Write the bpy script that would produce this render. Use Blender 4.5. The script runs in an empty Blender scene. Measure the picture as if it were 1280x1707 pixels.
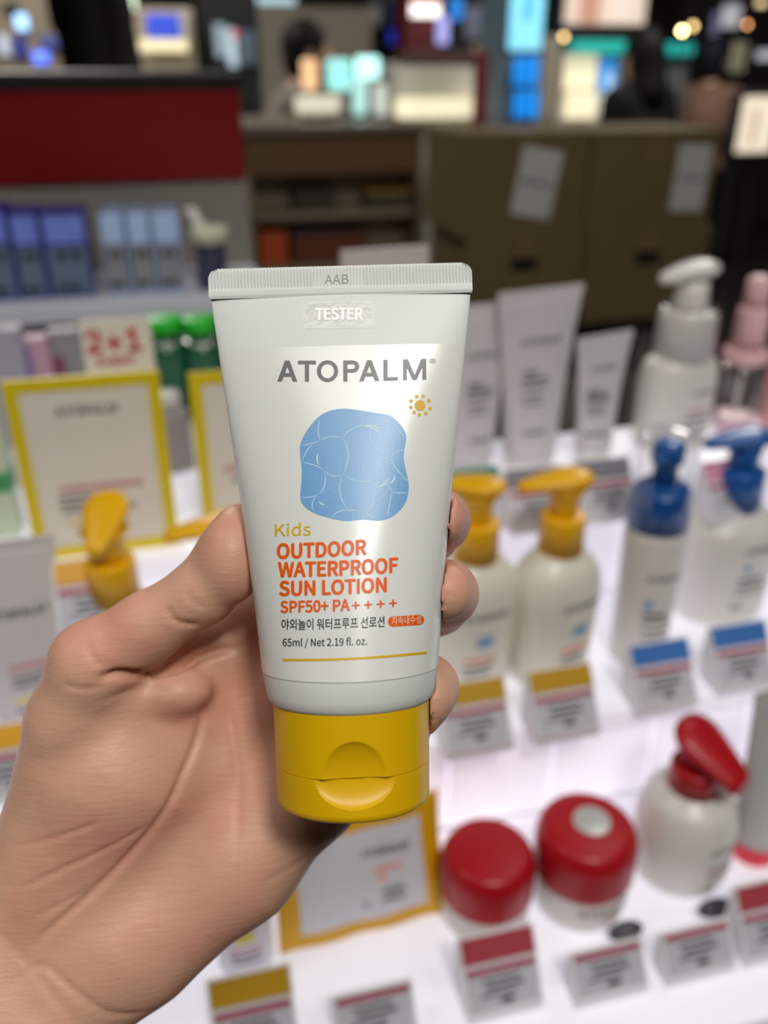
import bpy, bmesh, math, random
import numpy as np
from mathutils import Matrix, Vector

random.seed(4)
S = bpy.context.scene
COL = S.collection
PI = math.pi

# ------------------------------------------------------------------ camera
F = 1450.0                                   # focal length in pixels of the 1280x1707 frame
PITCH = math.atan((853.5 - 105) / F)         # looking down at the counter
YAW = math.radians(14)
EYE = np.array([0.0, 0.0, 1.5])
FW = np.array([math.sin(YAW) * math.cos(PITCH), math.cos(YAW) * math.cos(PITCH), -math.sin(PITCH)])
RT = np.array([math.cos(YAW), -math.sin(YAW), 0.0])
UP = np.cross(RT, FW)
cam_data = bpy.data.cameras.new('camera')
cam = bpy.data.objects.new('camera', cam_data)
COL.objects.link(cam)
cam.matrix_world = Matrix(((RT[0], UP[0], -FW[0], EYE[0]), (RT[1], UP[1], -FW[1], EYE[1]), (RT[2], UP[2], -FW[2], EYE[2]), (0, 0, 0, 1)))
cam_data.sensor_fit = 'VERTICAL'
cam_data.sensor_height = 36
cam_data.lens = 36 * F / 1707
cam_data.clip_start = 0.01
cam_data.clip_end = 60
cam_data.dof.use_dof = True
cam_data.dof.focus_distance = 0.203
cam_data.dof.aperture_fstop = cam_data.lens / 3.9        # a pupil of 3.9 mm
S.camera = cam

# ------------------------------------------------------------------ world, lamps, exposure
W = bpy.data.worlds.new('world')
S.world = W
W.use_nodes = True
W.node_tree.nodes['Background'].inputs[0].default_value = (0.85, 0.95, 1.0, 1)
W.node_tree.nodes['Background'].inputs[1].default_value = 0.05
S.view_settings.view_transform = 'Standard'
S.view_settings.look = 'None'
S.view_settings.gamma = 1
S.view_settings.use_curve_mapping = False
S.view_settings.exposure = 0.0

def area(name, loc, target, size, power, color=(1, 1, 1), sy=None, spread=None):
    d = bpy.data.lights.new(name, 'AREA')
    d.energy = power; d.color = color
    d.shape = 'RECTANGLE'; d.size = size; d.size_y = sy or size
    if spread: d.spread = math.radians(spread)
    o = bpy.data.objects.new(name, d); COL.objects.link(o)
    o.location = loc
    o.rotation_euler = (Vector(target) - Vector(loc)).to_track_quat('-Z', 'Y').to_euler()
    return o

area('overhead_light', (0.20, -1.0, 3.05), (0.12, 0.1, 1.3), 0.30, 21, (1, 0.97, 0.91))
area('overhead_light', (-0.14, -0.66, 3.05), (-0.14, -0.66, 0), 0.9, 10, (1, 0.98, 0.94), 0.34)
area('overhead_light', (1.15, -0.35, 3.05), (1.15, -0.35, 0), 0.75, 4, (1, 0.97, 0.92))
area('overhead_light', (1.2, 1.2, 3.05), (1.2, 1.2, 0), 0.6, 5, (1, 0.97, 0.92))
area('overhead_light', (-1.3, 0.4, 3.05), (-1.3, 0.4, 0), 0.6, 9, (1, 0.97, 0.92))
area('overhead_light', (-0.5, 4.2, 3.05), (-0.5, 4.2, 0), 0.6, 60, (1, 0.96, 0.9))  # unseen lamp added to brighten the cabinets and partition at the back left
area('overhead_light', (2.6, 3.5, 3.05), (2.6, 3.5, 0), 0.6, 55, (1, 0.96, 0.9))  # unseen lamp added to lift the fixtures and floor at the right

# ------------------------------------------------------------------ pixel helpers (a photo pixel and a real plane give a real point)
def ray(x, y): return FW + RT * (x - 640) / F - UP * (y - 853.5) / F
def at_y(x, y, Y): r = ray(x, y); return EYE + r * (Y / r[1])
def at_z(x, y, Z): r = ray(x, y); return EYE + r * ((Z - 1.5) / r[2])
def top_z(x, y, py):                           # height at which a vertical line through (x, y) meets photo row py
    lo, hi = -1.0, 4.0
    for _ in range(50):
        m = (lo + hi) / 2
        d = np.array([x, y, m]) - EYE
        if 853.5 - F * (d @ UP) / (d @ FW) > py: lo = m
        else: hi = m
    return lo
def depth_of(p): return float((np.array(p) - EYE) @ FW)

# ------------------------------------------------------------------ materials
def lin(c): return tuple(((v / 255) / 12.92 if v <= 10.31 else (((v / 255) + 0.055) / 1.055) ** 2.4) for v in c)
MATS = {}
def mat(name, rgb, rough=0.5, spec=0.5, metal=0.0, emit=0.0, emit_rgb=None, sss=0.0, alpha=1.0, vary=0.05, vscale=40.0, bump=0.0, bscale=300.0, coat=0.0, trans=0.0):
    if name in MATS: return MATS[name]
    m = bpy.data.materials.new(name); m.use_nodes = True
    nt = m.node_tree; b = nt.nodes['Principled BSDF']
    c = lin(rgb)
    if vary:
        tc = nt.nodes.new('ShaderNodeTexCoord'); nz = nt.nodes.new('ShaderNodeTexNoise')
        nz.inputs['Scale'].default_value = vscale; nz.inputs['Detail'].default_value = 3
        nt.links.new(tc.outputs['Object'], nz.inputs['Vector'])
        mx = nt.nodes.new('ShaderNodeMix'); mx.data_type = 'RGBA'
        mx.inputs[6].default_value = (*[v * (1 - vary) for v in c], 1)
        mx.inputs[7].default_value = (*[min(1, v * (1 + vary)) for v in c], 1)
        nt.links.new(nz.outputs['Fac'], mx.inputs[0]); nt.links.new(mx.outputs[2], b.inputs['Base Color'])
    else:
        b.inputs['Base Color'].default_value = (*c, 1)
    b.inputs['Roughness'].default_value = rough
    b.inputs['Specular IOR Level'].default_value = spec
    b.inputs['Metallic'].default_value = metal
    b.inputs['Alpha'].default_value = alpha
    b.inputs['Coat Weight'].default_value = coat
    b.inputs['Transmission Weight'].default_value = trans
    if emit:
        b.inputs['Emission Color'].default_value = (*lin(emit_rgb or rgb), 1); b.inputs['Emission Strength'].default_value = emit
    if sss:
        b.inputs['Subsurface Weight'].default_value = sss; b.inputs['Subsurface Radius'].default_value = (0.006, 0.0025, 0.0015)
        b.inputs['Subsurface Scale'].default_value = 1.0
    if bump:
        tc = nt.nodes.new('ShaderNodeTexCoord'); nz = nt.nodes.new('ShaderNodeTexNoise'); bp = nt.nodes.new('ShaderNodeBump')
        nz.inputs['Scale'].default_value = bscale; bp.inputs['Strength'].default_value = bump; bp.inputs['Distance'].default_value = 0.001
        nt.links.new(tc.outputs['Object'], nz.inputs['Vector']); nt.links.new(nz.outputs['Fac'], bp.inputs['Height']); nt.links.new(bp.outputs[0], b.inputs['Normal'])
    MATS[name] = m
    return m
def clear_mat(name, tint=(255, 255, 255), gloss=0.06):
    if name in MATS: return MATS[name]
    m = bpy.data.materials.new(name); m.use_nodes = True; nt = m.node_tree
    out = nt.nodes['Material Output']; nt.nodes.remove(nt.nodes['Principled BSDF'])
    t = nt.nodes.new('ShaderNodeBsdfTransparent'); g = nt.nodes.new('ShaderNodeBsdfGlossy'); mx = nt.nodes.new('ShaderNodeMixShader'); fr = nt.nodes.new('ShaderNodeLayerWeight')
    t.inputs[0].default_value = (*lin(tint), 1); g.inputs['Roughness'].default_value = 0.08
    fr.inputs[0].default_value = 0.25
    mul = nt.nodes.new('ShaderNodeMath'); mul.operation = 'MULTIPLY_ADD'; mul.inputs[1].default_value = 0.5; mul.inputs[2].default_value = gloss
    nt.links.new(fr.outputs['Facing'], mul.inputs[0]); nt.links.new(mul.outputs[0], mx.inputs[0])
    nt.links.new(t.outputs[0], mx.inputs[1]); nt.links.new(g.outputs[0], mx.inputs[2]); nt.links.new(mx.outputs[0], out.inputs[0])
    MATS[name] = m
    return m
def glow(name, rgb, k=1.0): return mat(name, rgb, 0.6, emit=k, vary=0)

# ------------------------------------------------------------------ object helpers
def empty(name, label, cat, loc, rotz=0.0, group=None):
    o = bpy.data.objects.new(name, None); COL.objects.link(o)
    o.empty_display_size = 0.02
    o.location = loc; o.rotation_euler = (0, 0, rotz)
    tag(o, label, cat, group)
    return o
def tag(o, label=None, cat=None, group=None, kind=None):
    if label: o['label'] = label
    if cat: o['category'] = cat
    if group: o['group'] = group
    if kind: o['kind'] = kind
    return o
def mesh(name, v, f, m, parent=None, smooth=False, loc=None):
    me = bpy.data.meshes.new(name)
    me.from_pydata([tuple(map(float, p)) for p in v], [], [tuple(map(int, q)) for q in f])
    me.validate(); me.update()
    if m: me.materials.append(m)
    if smooth:
        me.polygons.foreach_set('use_smooth', [True] * len(me.polygons))
    o = bpy.data.objects.new(name, me); COL.objects.link(o)
    if parent: o.parent = parent
    if loc is not None: o.location = loc
    return o
def bbox(name, lo, hi, m, parent=None, bevel=0.0, seg=2, rot=None):
    """bevelled box between two corners"""
    lo, hi = np.minimum(lo, hi), np.maximum(lo, hi)
    c = (lo + hi) / 2; s = hi - lo
    bm = bmesh.new(); bmesh.ops.create_cube(bm, size=1)
    bmesh.ops.scale(bm, vec=s, verts=bm.verts)
    if bevel: bmesh.ops.bevel(bm, geom=bm.edges[:], offset=min(bevel, min(s) * 0.45), segments=seg, affect='EDGES', profile=0.5)
    if rot is not None: bmesh.ops.transform(bm, matrix=rot, verts=bm.verts)
    bmesh.ops.translate(bm, vec=c, verts=bm.verts)
    me = bpy.data.meshes.new(name); bm.to_mesh(me); bm.free(); me.materials.append(m)
    o = bpy.data.objects.new(name, me); COL.objects.link(o)
    if parent: o.parent = parent
    return o
def loft(rings, closed=True, caps=True):
    """rings: list of (n,3) arrays"""
    n = len(rings[0]); v = np.concatenate(rings); f = []
    for i in range(len(rings) - 1):
        for j in range(n):
            k = (j + 1) % n
            f.append((i * n + j, i * n + k, (i + 1) * n + k, (i + 1) * n + j))
    if caps:
        f.append(tuple(range(n - 1, -1, -1))); f.append(tuple(range((len(rings) - 1) * n, len(rings) * n)))
    return v, f
def ring(z, a, b, e=2.0, n=40, cx=0.0, cy=0.0):
    t = np.arange(n) * 2 * PI / n
    c, s = np.cos(t), np.sin(t)
    return np.stack([cx + a * np.sign(c) * np.abs(c) ** (2 / e), cy + b * np.sign(s) * np.abs(s) ** (2 / e), np.full(n, z)], 1)
def lathe(name, prof, m, parent=None, e=2.0, n=40, flat=1.0, loc=None, caps=True):
    """prof: (z, radius) list; flat squeezes the depth"""
    v, f = loft([ring(z, max(r, 1e-5), max(r, 1e-5) * flat, e, n) for z, r in prof], caps=caps)
    return mesh(name, v, f, m, parent, True, loc)
def fillet(prof, r=0.003, k=4):
    """round the corners of a (z, r) profile"""
    out = [prof[0]]
    for i in range(1, len(prof) - 1):
        p0, p, p1 = (np.array(q, float) for q in prof[i - 1:i + 2])
        d0, d1 = p0 - p, p1 - p; l0, l1 = np.linalg.norm(d0), np.linalg.norm(d1)
        q = min(r, l0 * 0.45, l1 * 0.45); a = p + d0 / l0 * q; b = p + d1 / l1 * q
        for t in np.linspace(0, 1, k): out.append(tuple((1 - t) ** 2 * a + 2 * t * (1 - t) * p + t * t * b))
    out.append(prof[-1])
    return out
def smooth_auto(o, deg=40):
    me = o.data
    me.polygons.foreach_set('use_smooth', [True] * len(me.polygons))
    try: me.set_sharp_from_angle(angle=math.radians(deg))
    except Exception: pass

TXT = {}
CAPH = {}
def cap_height(face):
    v, f = text_mesh('H', 0, face); CAPH[face] = float(v[:, 1].max()); return CAPH[face]
def fnt(fn):
    try: return bpy.data.fonts.load(bpy.utils.system_resource('DATAFILES', path='fonts') + '/' + fn)
    except Exception: return None
FONTS = {'grotesk': fnt('Inter.woff2'), 'humanist': fnt('Noto Sans CJK Regular.woff2')}    # lettering faces that ship with Blender itself
def text_mesh(s, bold=0.0, face='grotesk'):
    """glyph outlines of a string as flat triangles, baseline at 0, cap height 1"""
    key = (s, bold, face)
    if key in TXT: return TXT[key]
    cu = bpy.data.curves.new('glyphs', 'FONT'); cu.body = s; cu.resolution_u = 4
    if FONTS[face]: cu.font = FONTS[face]
    o = bpy.data.objects.new('glyphs', cu); COL.objects.link(o)
    dg = bpy.context.evaluated_depsgraph_get()
    me = bpy.data.meshes.new_from_object(o.evaluated_get(dg))
    v = np.array([p.co[:2] for p in me.vertices]); f = [tuple(p.vertices) for p in me.polygons]
    bpy.data.objects.remove(o); bpy.data.curves.remove(cu); bpy.data.meshes.remove(me)
    v[:, 0] -= v[:, 0].min()
    if s != 'H': v = v / (text_mesh('H', 0, face)[2] if False else CAPH.setdefault(face, None) or cap_height(face))
    if bold and face != 'plain':
        v = np.column_stack([v, np.zeros(len(v))]); n = len(v); V, Fc = [v], list(f)
        for i, t in enumerate(np.arange(6) * PI / 3):
            V.append(v + np.array((bold * math.cos(t), bold * math.sin(t), -3e-6 * (i + 1)))); Fc += [tuple(q + n * (i + 1) for q in t_) for t_ in f]
        v = np.concatenate(V); v[:, 0] -= v[:, 0].min(); v[:, 2] += 2.1e-5; f = Fc
    if v.shape[1] == 2: v = np.column_stack([v, np.zeros(len(v))])
    TXT[key] = (v, f)
    return TXT[key]
# ------------------------------------------------------------------ the setting
m_floor = mat('floor_tile', (70, 64, 58), 0.14, 0.5, vary=0.15, vscale=3)
m_wall = mat('store_wall', (74, 68, 60), 0.7, vary=0.1, vscale=2)
m_ceil = mat('store_ceiling', (60, 58, 55), 0.8, vary=0.05)
X0, X1, Y0, Y1, H = -4.6, 6.4, -2.4, 9.6, 3.12
for nm, lo, hi, m in (('floor', (X0, Y0, -.05), (X1, Y1, 0), m_floor), ('ceiling', (X0, Y0, H), (X1, Y1, H + .05), m_ceil),
                      ('wall_back', (X0, Y1, 0), (X1, Y1 + .05, H), m_wall), ('wall_front', (X0, Y0 - .05, 0), (X1, Y0, H), m_wall),
                      ('wall_left', (X0 - .05, Y0, 0), (X0, Y1, H), m_wall), ('wall_right', (X1, Y0, 0), (X1 + .05, Y1, H), m_wall)):
    tag(bbox(nm, lo, hi, m), kind='structure')

# stepped display stand with glowing acrylic tiers
m_acr = mat('lit_acrylic', (240, 238, 244), 0.3, 0.4, emit=0.30, emit_rgb=(242, 240, 255), vary=0.02, vscale=6)
m_acr2 = mat('lit_acrylic_riser', (240, 238, 244), 0.3, 0.4, emit=0.37, emit_rgb=(244, 238, 255), vary=0.02, vscale=6)
m_wht = mat('white_laminate', (225, 223, 222), 0.4, vary=0.02)
ZA, ZB, ZC = .95, 1.05, 1.15
stand = empty('display_stand', 'white glowing stepped display stand carrying the rows of bottles and tubes', 'display', (0.2, .28, 0))
def sp(nm, lo, hi, m, bv=.002):
    o = bbox(nm, np.array(lo) - (.2, .28, 0), np.array(hi) - (.2, .28, 0), m, stand, bv); return o
SX0, SX1 = -.62, 1.05
sp('tier', (SX0, .28, ZA - .02), (SX1, .48, ZA), m_acr)
sp('tier', (SX0, .472, ZB - .016), (SX1, .635, ZB), m_acr)
sp('tier', (SX0, .627, ZC - .016), (SX1, .79, ZC), m_acr)
sp('rear_tier', (SX0, .79, ZC - .016), (.15, 1.1, ZC), m_wht)
NP = 19; PW = (SX1 - SX0) / NP
for k in range(NP):
    a, b = SX0 + k * PW + .0006, SX0 + (k + 1) * PW - .0006
    sp('riser_panel', (a, .480, ZA), (b, .490, ZB - .016), m_acr2, .001)
    sp('riser_panel', (a, .635, ZB), (b, .645, ZC - .016), m_acr2, .001)
sp('back_panel', (.15, .78, .0), (SX1, .79, ZC - .016), m_wht, .001)
sp('base', (SX0, .30, 0), (SX1, .47, ZA - .02), m_wht)
sp('rear_base', (SX0, .49, 0), (.15, 1.08, ZA - .0), m_wht)
# ------------------------------------------------------------------ signed-distance modelling (for the hand and the people)
def cone(P, a, b, ra, rb):
    a = np.asarray(a, np.float32); b = np.asarray(b, np.float32)
    ba = b - a; pa = P - a
    t = np.clip(pa @ ba / max(float(ba @ ba), 1e-9), 0, 1)
    return np.linalg.norm(pa - t[..., None] * ba, axis=-1) - (ra + (rb - ra) * t)
def ell(P, c, r, rot=None):
    q = P - np.asarray(c, np.float32)
    if rot is not None: q = q @ np.asarray(rot, np.float32)
    r = np.asarray(r, np.float32)
    k0 = np.linalg.norm(q / r, axis=-1); k1 = np.linalg.norm(q / (r * r), axis=-1)
    return k0 * (k0 - 1) / np.maximum(k1, 1e-6)
def smin(a, b, k):
    h = np.clip(0.5 + 0.5 * (b - a) / k, 0, 1)
    return b * (1 - h) + a * h - k * h * (1 - h)
def chain(P, pts, k):
    d = None
    for (a, ra), (b, rb) in zip(pts[:-1], pts[1:]):
        q = cone(P, a, b, ra, rb)
        d = q if d is None else smin(d, q, k)
    return d
def surface(func, lo, hi, h):
    """surface nets over a grid"""
    lo = np.asarray(lo, float); n = np.ceil((np.asarray(hi) - lo) / h).astype(int) + 1
    ax = [lo[i] + h * np.arange(n[i]) for i in range(3)]
    V = np.empty(n, np.float32)
    step = max(1, int(1.2e6 // (n[1] * n[2])))
    for i in range(0, n[0], step):
        g = np.stack(np.meshgrid(ax[0][i:i + step], ax[1], ax[2], indexing='ij'), -1).astype(np.float32)
        V[i:i + step] = func(g)
    V[0] = V[-1] = 1; V[:, 0] = V[:, -1] = 1; V[:, :, 0] = V[:, :, -1] = 1
    s = V < 0
    c = np.zeros(n - 1, np.int8)
    for dx in (0, 1):
        for dy in (0, 1):
            for dz in (0, 1):
                c += s[dx:n[0] - 1 + dx, dy:n[1] - 1 + dy, dz:n[2] - 1 + dz]
    act = (c > 0) & (c < 8)
    ids = np.argwhere(act); idx = np.full(n - 1, -1, np.int64); idx[act] = np.arange(len(ids))
    acc = np.zeros((len(ids), 3)); cnt = np.zeros(len(ids))
    cor = [(x, y, z) for x in (0, 1) for y in (0, 1) for z in (0, 1)]
    for a in cor:
        for b in cor:
            if a < b and sum(abs(p - q) for p, q in zip(a, b)) == 1:
                A, B = np.array(a), np.array(b)
                va = V[tuple((ids + A).T)]; vb = V[tuple((ids + B).T)]
                x = (va < 0) != (vb < 0)
                t = np.where(x, va / np.where(x, va - vb, 1), 0)
                acc += np.where(x[:, None], A + t[:, None] * (B - A), 0); cnt += x
    v = lo + h * (ids + acc / cnt[:, None])
    faces = []
    for k in range(3):
        u, w = (k + 1) % 3, (k + 2) % 3
        e = np.eye(3, dtype=int)
        sl0 = [slice(1, n[i] - 1) for i in range(3)]; sl1 = list(sl0)
        sl0[k] = slice(0, n[k] - 1); sl1[k] = slice(1, n[k])
        x = s[tuple(sl0)] != s[tuple(sl1)]
        p = np.argwhere(x); off = np.ones(3, int); off[k] = 0; p = p + off
        q = np.stack([idx[tuple((p - a).T)] for a in (0 * e[0], e[u], e[u] + e[w], e[w])], 1)
        ins = s[tuple(p.T)]
        q[~ins] = q[~ins][:, ::-1]
        faces.append(q)
    return v, np.concatenate(faces)
# ------------------------------------------------------------------ the held tube
T_ROLL = math.radians(1.5); T_D = 0.211
TX = RT * math.cos(T_ROLL) + UP * math.sin(T_ROLL); TZ = -RT * math.sin(T_ROLL) + UP * math.cos(T_ROLL); TY = FW
T_BASE = EYE + FW * T_D + RT * -0.0073 + UP * -0.0695
HWK = ([.0238, .0244, .0254, .0272, .0322, .0482, .0715, .1092, .1190, .1225], [.0176, .0190, .0199, .0204, .0212, .0227, .0253, .0300, .0312, .0315])
HDK = ([.0238, .0244, .0254, .0272, .0322, .1225], [.0174, .0187, .0195, .0200, .0205, .0008])
def t_hw(z): return np.interp(z, *HWK)
def t_hd(z): return np.interp(z, *HDK)
def t_front(x, z, off=0.0):
    return -(t_hd(z) + off) * np.sqrt(np.clip(1 - (x / (t_hw(z) + off)) ** 2, 0.0, 1))
def px_tube(p, off=0.00012):
    """photo pixels -> points of the tube's front surface, in the tube's own frame"""
    p = np.atleast_2d(np.asarray(p, float))
    Z = np.full(len(p), T_D - 0.012)
    for _ in range(12):
        X = (p[:, 0] - 640) * Z / F + 0.0073; Y = -(p[:, 1] - 853.5) * Z / F + 0.0695
        x = X * math.cos(T_ROLL) + Y * math.sin(T_ROLL); z = -X * math.sin(T_ROLL) + Y * math.cos(T_ROLL)
        y = t_front(x, z, off); Z = T_D + y
    return np.stack([x, y, z], 1)
tube = empty('sunscreen_tube', 'white squeeze tube with yellow flip cap held up in the hand', 'tube', T_BASE)
tube.matrix_world = Matrix(((TX[0], TY[0], TZ[0], T_BASE[0]), (TX[1], TY[1], TZ[1], T_BASE[1]), (TX[2], TY[2], TZ[2], T_BASE[2]), (0, 0, 0, 1)))
m_tube = mat('tube_plastic', (224, 228, 224), 0.42, 0.4, sss=0.0, vary=0.01)
m_film = mat('tube_print_film', (228, 231, 227), 0.25, 0.55, metal=0.02, vary=0.01, bump=0.03, bscale=5200)
m_cap = mat('tube_cap_yellow', (228, 180, 4), 0.38, 0.4, vary=0.03)
zs = np.concatenate([[.0230, .0236], np.array(HWK[0][:5]), [.036, .0425, .0482, .0560, .0640, .0715], np.linspace(.0766, .1092, 12), np.linspace(.1124, .1225, 8)])
v, f = loft([ring(z, t_hw(z), t_hd(z), 2, 96) for z in zs])
mesh('body', v, f, m_tube, tube, True)
zf = np.array([.0322, .036, .0425, .0482, .0560, .0640, .0715] + list(np.linspace(.0766, .1092, 12)))
v, f = loft([ring(z, t_hw(z) + .00005, t_hd(z) + .00005, 2, 96) for z in zf], caps=False)
mesh('print_film', v, f, m_film, tube, True)
v, f = loft([ring(z, t_hw(z) + .00005, t_hd(z) + .00005, 2, 96) for z in (.0320, .03226)], caps=False)
mesh('film_edge', v, f, mat('film_edge', (176, 180, 176), .5, vary=.02), tube, True)
# crimped end with fine ribs, a plain field for the embossed code and two bead lines
def seal():
    nx, hw = 561, .0319
    xs = np.linspace(-hw, hw, nx)
    rows = [(.1218, .0009, 0), (.1222, .0009, 0), (.1226, .0012, 0), (.1231, .0008, 0), (.1235, .0011, 0), (.1240, .0007, 0), (.1243, .0007, 1), (.1256, .0007, 1), (.1272, .0007, 1), (.1284, .0007, 1), (.1291, .0006, 1)]
    fr, bk = [], []
    for z, y, rib in rows:
        half = hw * 1.0
        top = .1291; r = .0024
        if z > top - r: half = hw - r + math.sqrt(max(0, r * r - (z - top + r) ** 2))
        if z < .1222: half = hw - .0004
        x = np.clip(xs, -half, half)
        plain = np.abs(xs + .0005) < .0062
        amp = np.where(plain & (z < .1284), .00003, .00018) * rib
        yy = -y - amp * np.sin(xs * 2 * PI / .0008)
        fr.append(np.stack([x, yy, np.full(nx, z)], 1)); bk.append(np.stack([x, np.full(nx, y * .8), np.full(nx, z)], 1))
    R = len(rows); v = np.concatenate(fr + bk); f = []
    for i in range(R - 1):
        for j in range(nx - 1):
            a = i * nx + j
            f.append((a, a + 1, a + nx + 1, a + nx))
            if j % 1 == 0:
                b = (R + i) * nx + j; f.append((b, b + nx, b + nx + 1, b + 1))
        for j in (0, nx - 1):
            a, b = i * nx + j, (R + i) * nx + j
            q = (a, a + nx, b + nx, b); f.append(q if j == 0 else q[::-1])
    for j in range(nx - 1):
        a, b = (R - 1) * nx + j, (2 * R - 1) * nx + j
        f.append((a, a + 1, b + 1, b))
    return v, f
v, f = seal()
mesh('crimp_seal', v, f, m_tube, tube, True)

# the cap: collar and flip lid, with a scooped thumb notch across the seam
cap_px = 'thumb notch centre'
def cap_part(name, z0, z1, nz, top_in, bot_round):
    nu = 420
    u = np.arange(nu) * 2 * PI / nu - PI / 2
    rings = []
    def rad(z): return .0183 + (.0188 - .0183) * z / .0245
    zz = list(np.linspace(z0, z1, nz))
    prof = []
    if bot_round:
        r0 = rad(z0)
        prof += [(z0, r0 - .004)] + [(z0 + .0016 * (1 - math.cos(t)), r0 - .0016 + .0016 * math.sin(t)) for t in np.linspace(0, PI / 2, 5)]
        zz = [z for z in zz if z > z0 + .0017]
    else: prof += [(z0 + .0003, rad(z0) - .003), (z0, rad(z0) - .0003)]
    prof += [(z, rad(z)) for z in zz]
    prof += [(z1 + .0001, rad(z1) - .0003), (z1 + .0001, rad(z1) - top_in)]
    for z, r in prof:
        xx = np.cos(u) * r; 
        front = np.sin(u) < 0
        xs_ = xx - .0011
        up_ = z > NZ
        q = np.sqrt((xs_ / (.0071 if up_ else .0089)) ** 2 + ((z - NZ) / (.0086 if up_ else .0066)) ** 2)
        dep = np.where(front & (q < 1), .0022 * np.clip(1 - q * q, 0, 1) ** (.8 if up_ else .62), 0)
        if r < rad(z) - .0007: dep = dep * 0
        rr = r - dep
        rings.append(np.stack([np.cos(u) * rr, np.sin(u) * rr, np.full(nu, z)], 1))
    v, f = loft(rings)
    o = mesh(name, v, f, m_cap, tube)
    smooth_auto(o, 30)
    return o
NZ = .0100
collar = cap_part('cap_collar', .01004, .0243, 90, .002, False)
lid = cap_part('flip_lid', 0, .0098, 80, .002, True)

# ---- print on the tube: every stroke lies on the curved wall
def cut_fine(v2, f, L):
    """split long edges so that print follows the wall"""
    bm = bmesh.new(); vs = [bm.verts.new((p[0], p[1], p[2] if len(p) > 2 else 0)) for p in v2]
    for t in f:
        try: bm.faces.new([vs[i] for i in t])
        except ValueError: pass
    for _ in range(3):
        e = [q for q in bm.edges if q.calc_length() > L]
        if not e: break
        bmesh.ops.subdivide_edges(bm, edges=e, cuts=1)
    bmesh.ops.triangulate(bm, faces=bm.faces[:])
    bm.verts.index_update()
    out = np.array([q.co[:] for q in bm.verts]); ff = [tuple(w.index for w in q.verts) for q in bm.faces]
    bm.free(); return out, ff
def tube_text(name, s, x0, y0, x1, y1, cap, m, bold=0.0, off=.00014, sag=0.0, face='humanist'):
    v, f = text_mesh(s, bold, face)
    u = v[:, 0] / v[:, 0].max()
    p = np.stack([x0 + (x1 - x0) * u, y0 + (y1 - y0) * u + sag * 4 * u * (1 - u) - v[:, 1] * cap, v[:, 2]], 1)
    p, f = cut_fine(p, f, 14)
    f = [q[::-1] if False else q for q in f]
    return mesh(name, px_tube(p[:, :2], off + p[:, 2]), f, m, tube)
def tube_poly(name, pts, m, off=.0001, rings=7):
    """filled outline given by pixel points around their centre"""
    pts = np.asarray(pts, float); c = pts.mean(0); n = len(pts)
    R = [c + (pts - c) * k for k in np.linspace(1 / rings, 1, rings)]
    v = np.concatenate([[c]] + R); f = [(0, 1 + (j + 1) % n, 1 + j) for j in range(n)]
    for i in range(rings - 1):
        a, b = 1 + i * n, 1 + (i + 1) * n
        f += [(a + j, a + (j + 1) % n, b + (j + 1) % n, b + j) for j in range(n)]
    return mesh(name, px_tube(v, off), f, m, tube)
def smooth_loop(pts, k=4):
    pts = np.asarray(pts, float); n = len(pts); out = []
    for i in range(n):
        a, b, c, d = pts[i - 1], pts[i], pts[(i + 1) % n], pts[(i + 2) % n]
        for t in np.arange(k) / k:
            out.append(.5 * (2 * b + (c - a) * t + (2 * a - 5 * b + 4 * c - d) * t * t + (3 * b - a - 3 * c + d) * t ** 3))
    return np.array(out)
def stroke_mesh(lines, w):
    """pixel poly-lines -> thin ribbons"""
    V, Fc = [], []
    for L in lines:
        L = np.asarray(L, float)
        if len(L) == 3:
            t = np.linspace(0, 1, 9)[:, None]; L = (1 - t) ** 2 * L[0] + 2 * t * (1 - t) * (2 * L[1] - .5 * L[0] - .5 * L[2]) + t * t * L[2]
        d = np.gradient(L, axis=0); nrm = np.stack([-d[:, 1], d[:, 0]], 1) / np.linalg.norm(d, axis=1)[:, None]
        tw = np.full(len(L), w / 2)
        if len(L) == 9: tw = tw * np.clip(np.sin(np.linspace(.12, PI - .12, 9)) * 1.3, .2, 1)
        b = len(V)
        for p, q, ww in zip(L, nrm, tw): V += [p + q * ww, p - q * ww]
        for i in range(len(L) - 1): a = b + 2 * i; Fc.append((a, a + 2, a + 3, a + 1))
    return np.array(V), Fc
m_ink = mat('print_dark_grey', (100, 101, 103), 0.42, 0.6, vary=0.04)
m_blk = mat('print_black', (38, 40, 44), 0.4, 0.4, vary=0.02)
m_org = mat('print_orange', (236, 96, 12), 0.4, 0.4, vary=0.02)
m_gold = mat('print_gold', (222, 178, 30), 0.4, 0.4, vary=0.02)
m_pool = mat('print_pool_blue', (112, 166, 216), 0.35, 0.5, vary=0.09, vscale=90)
m_rip = mat('print_ripple', (172, 208, 236), 0.4, 0.4, vary=0.02)
m_gl = mat('print_glint', (214, 238, 240), 0.4, 0.4, vary=0.02)
m_pale = mat('print_pale', (244, 226, 208), 0.4, 0.4, vary=0.02)
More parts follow.
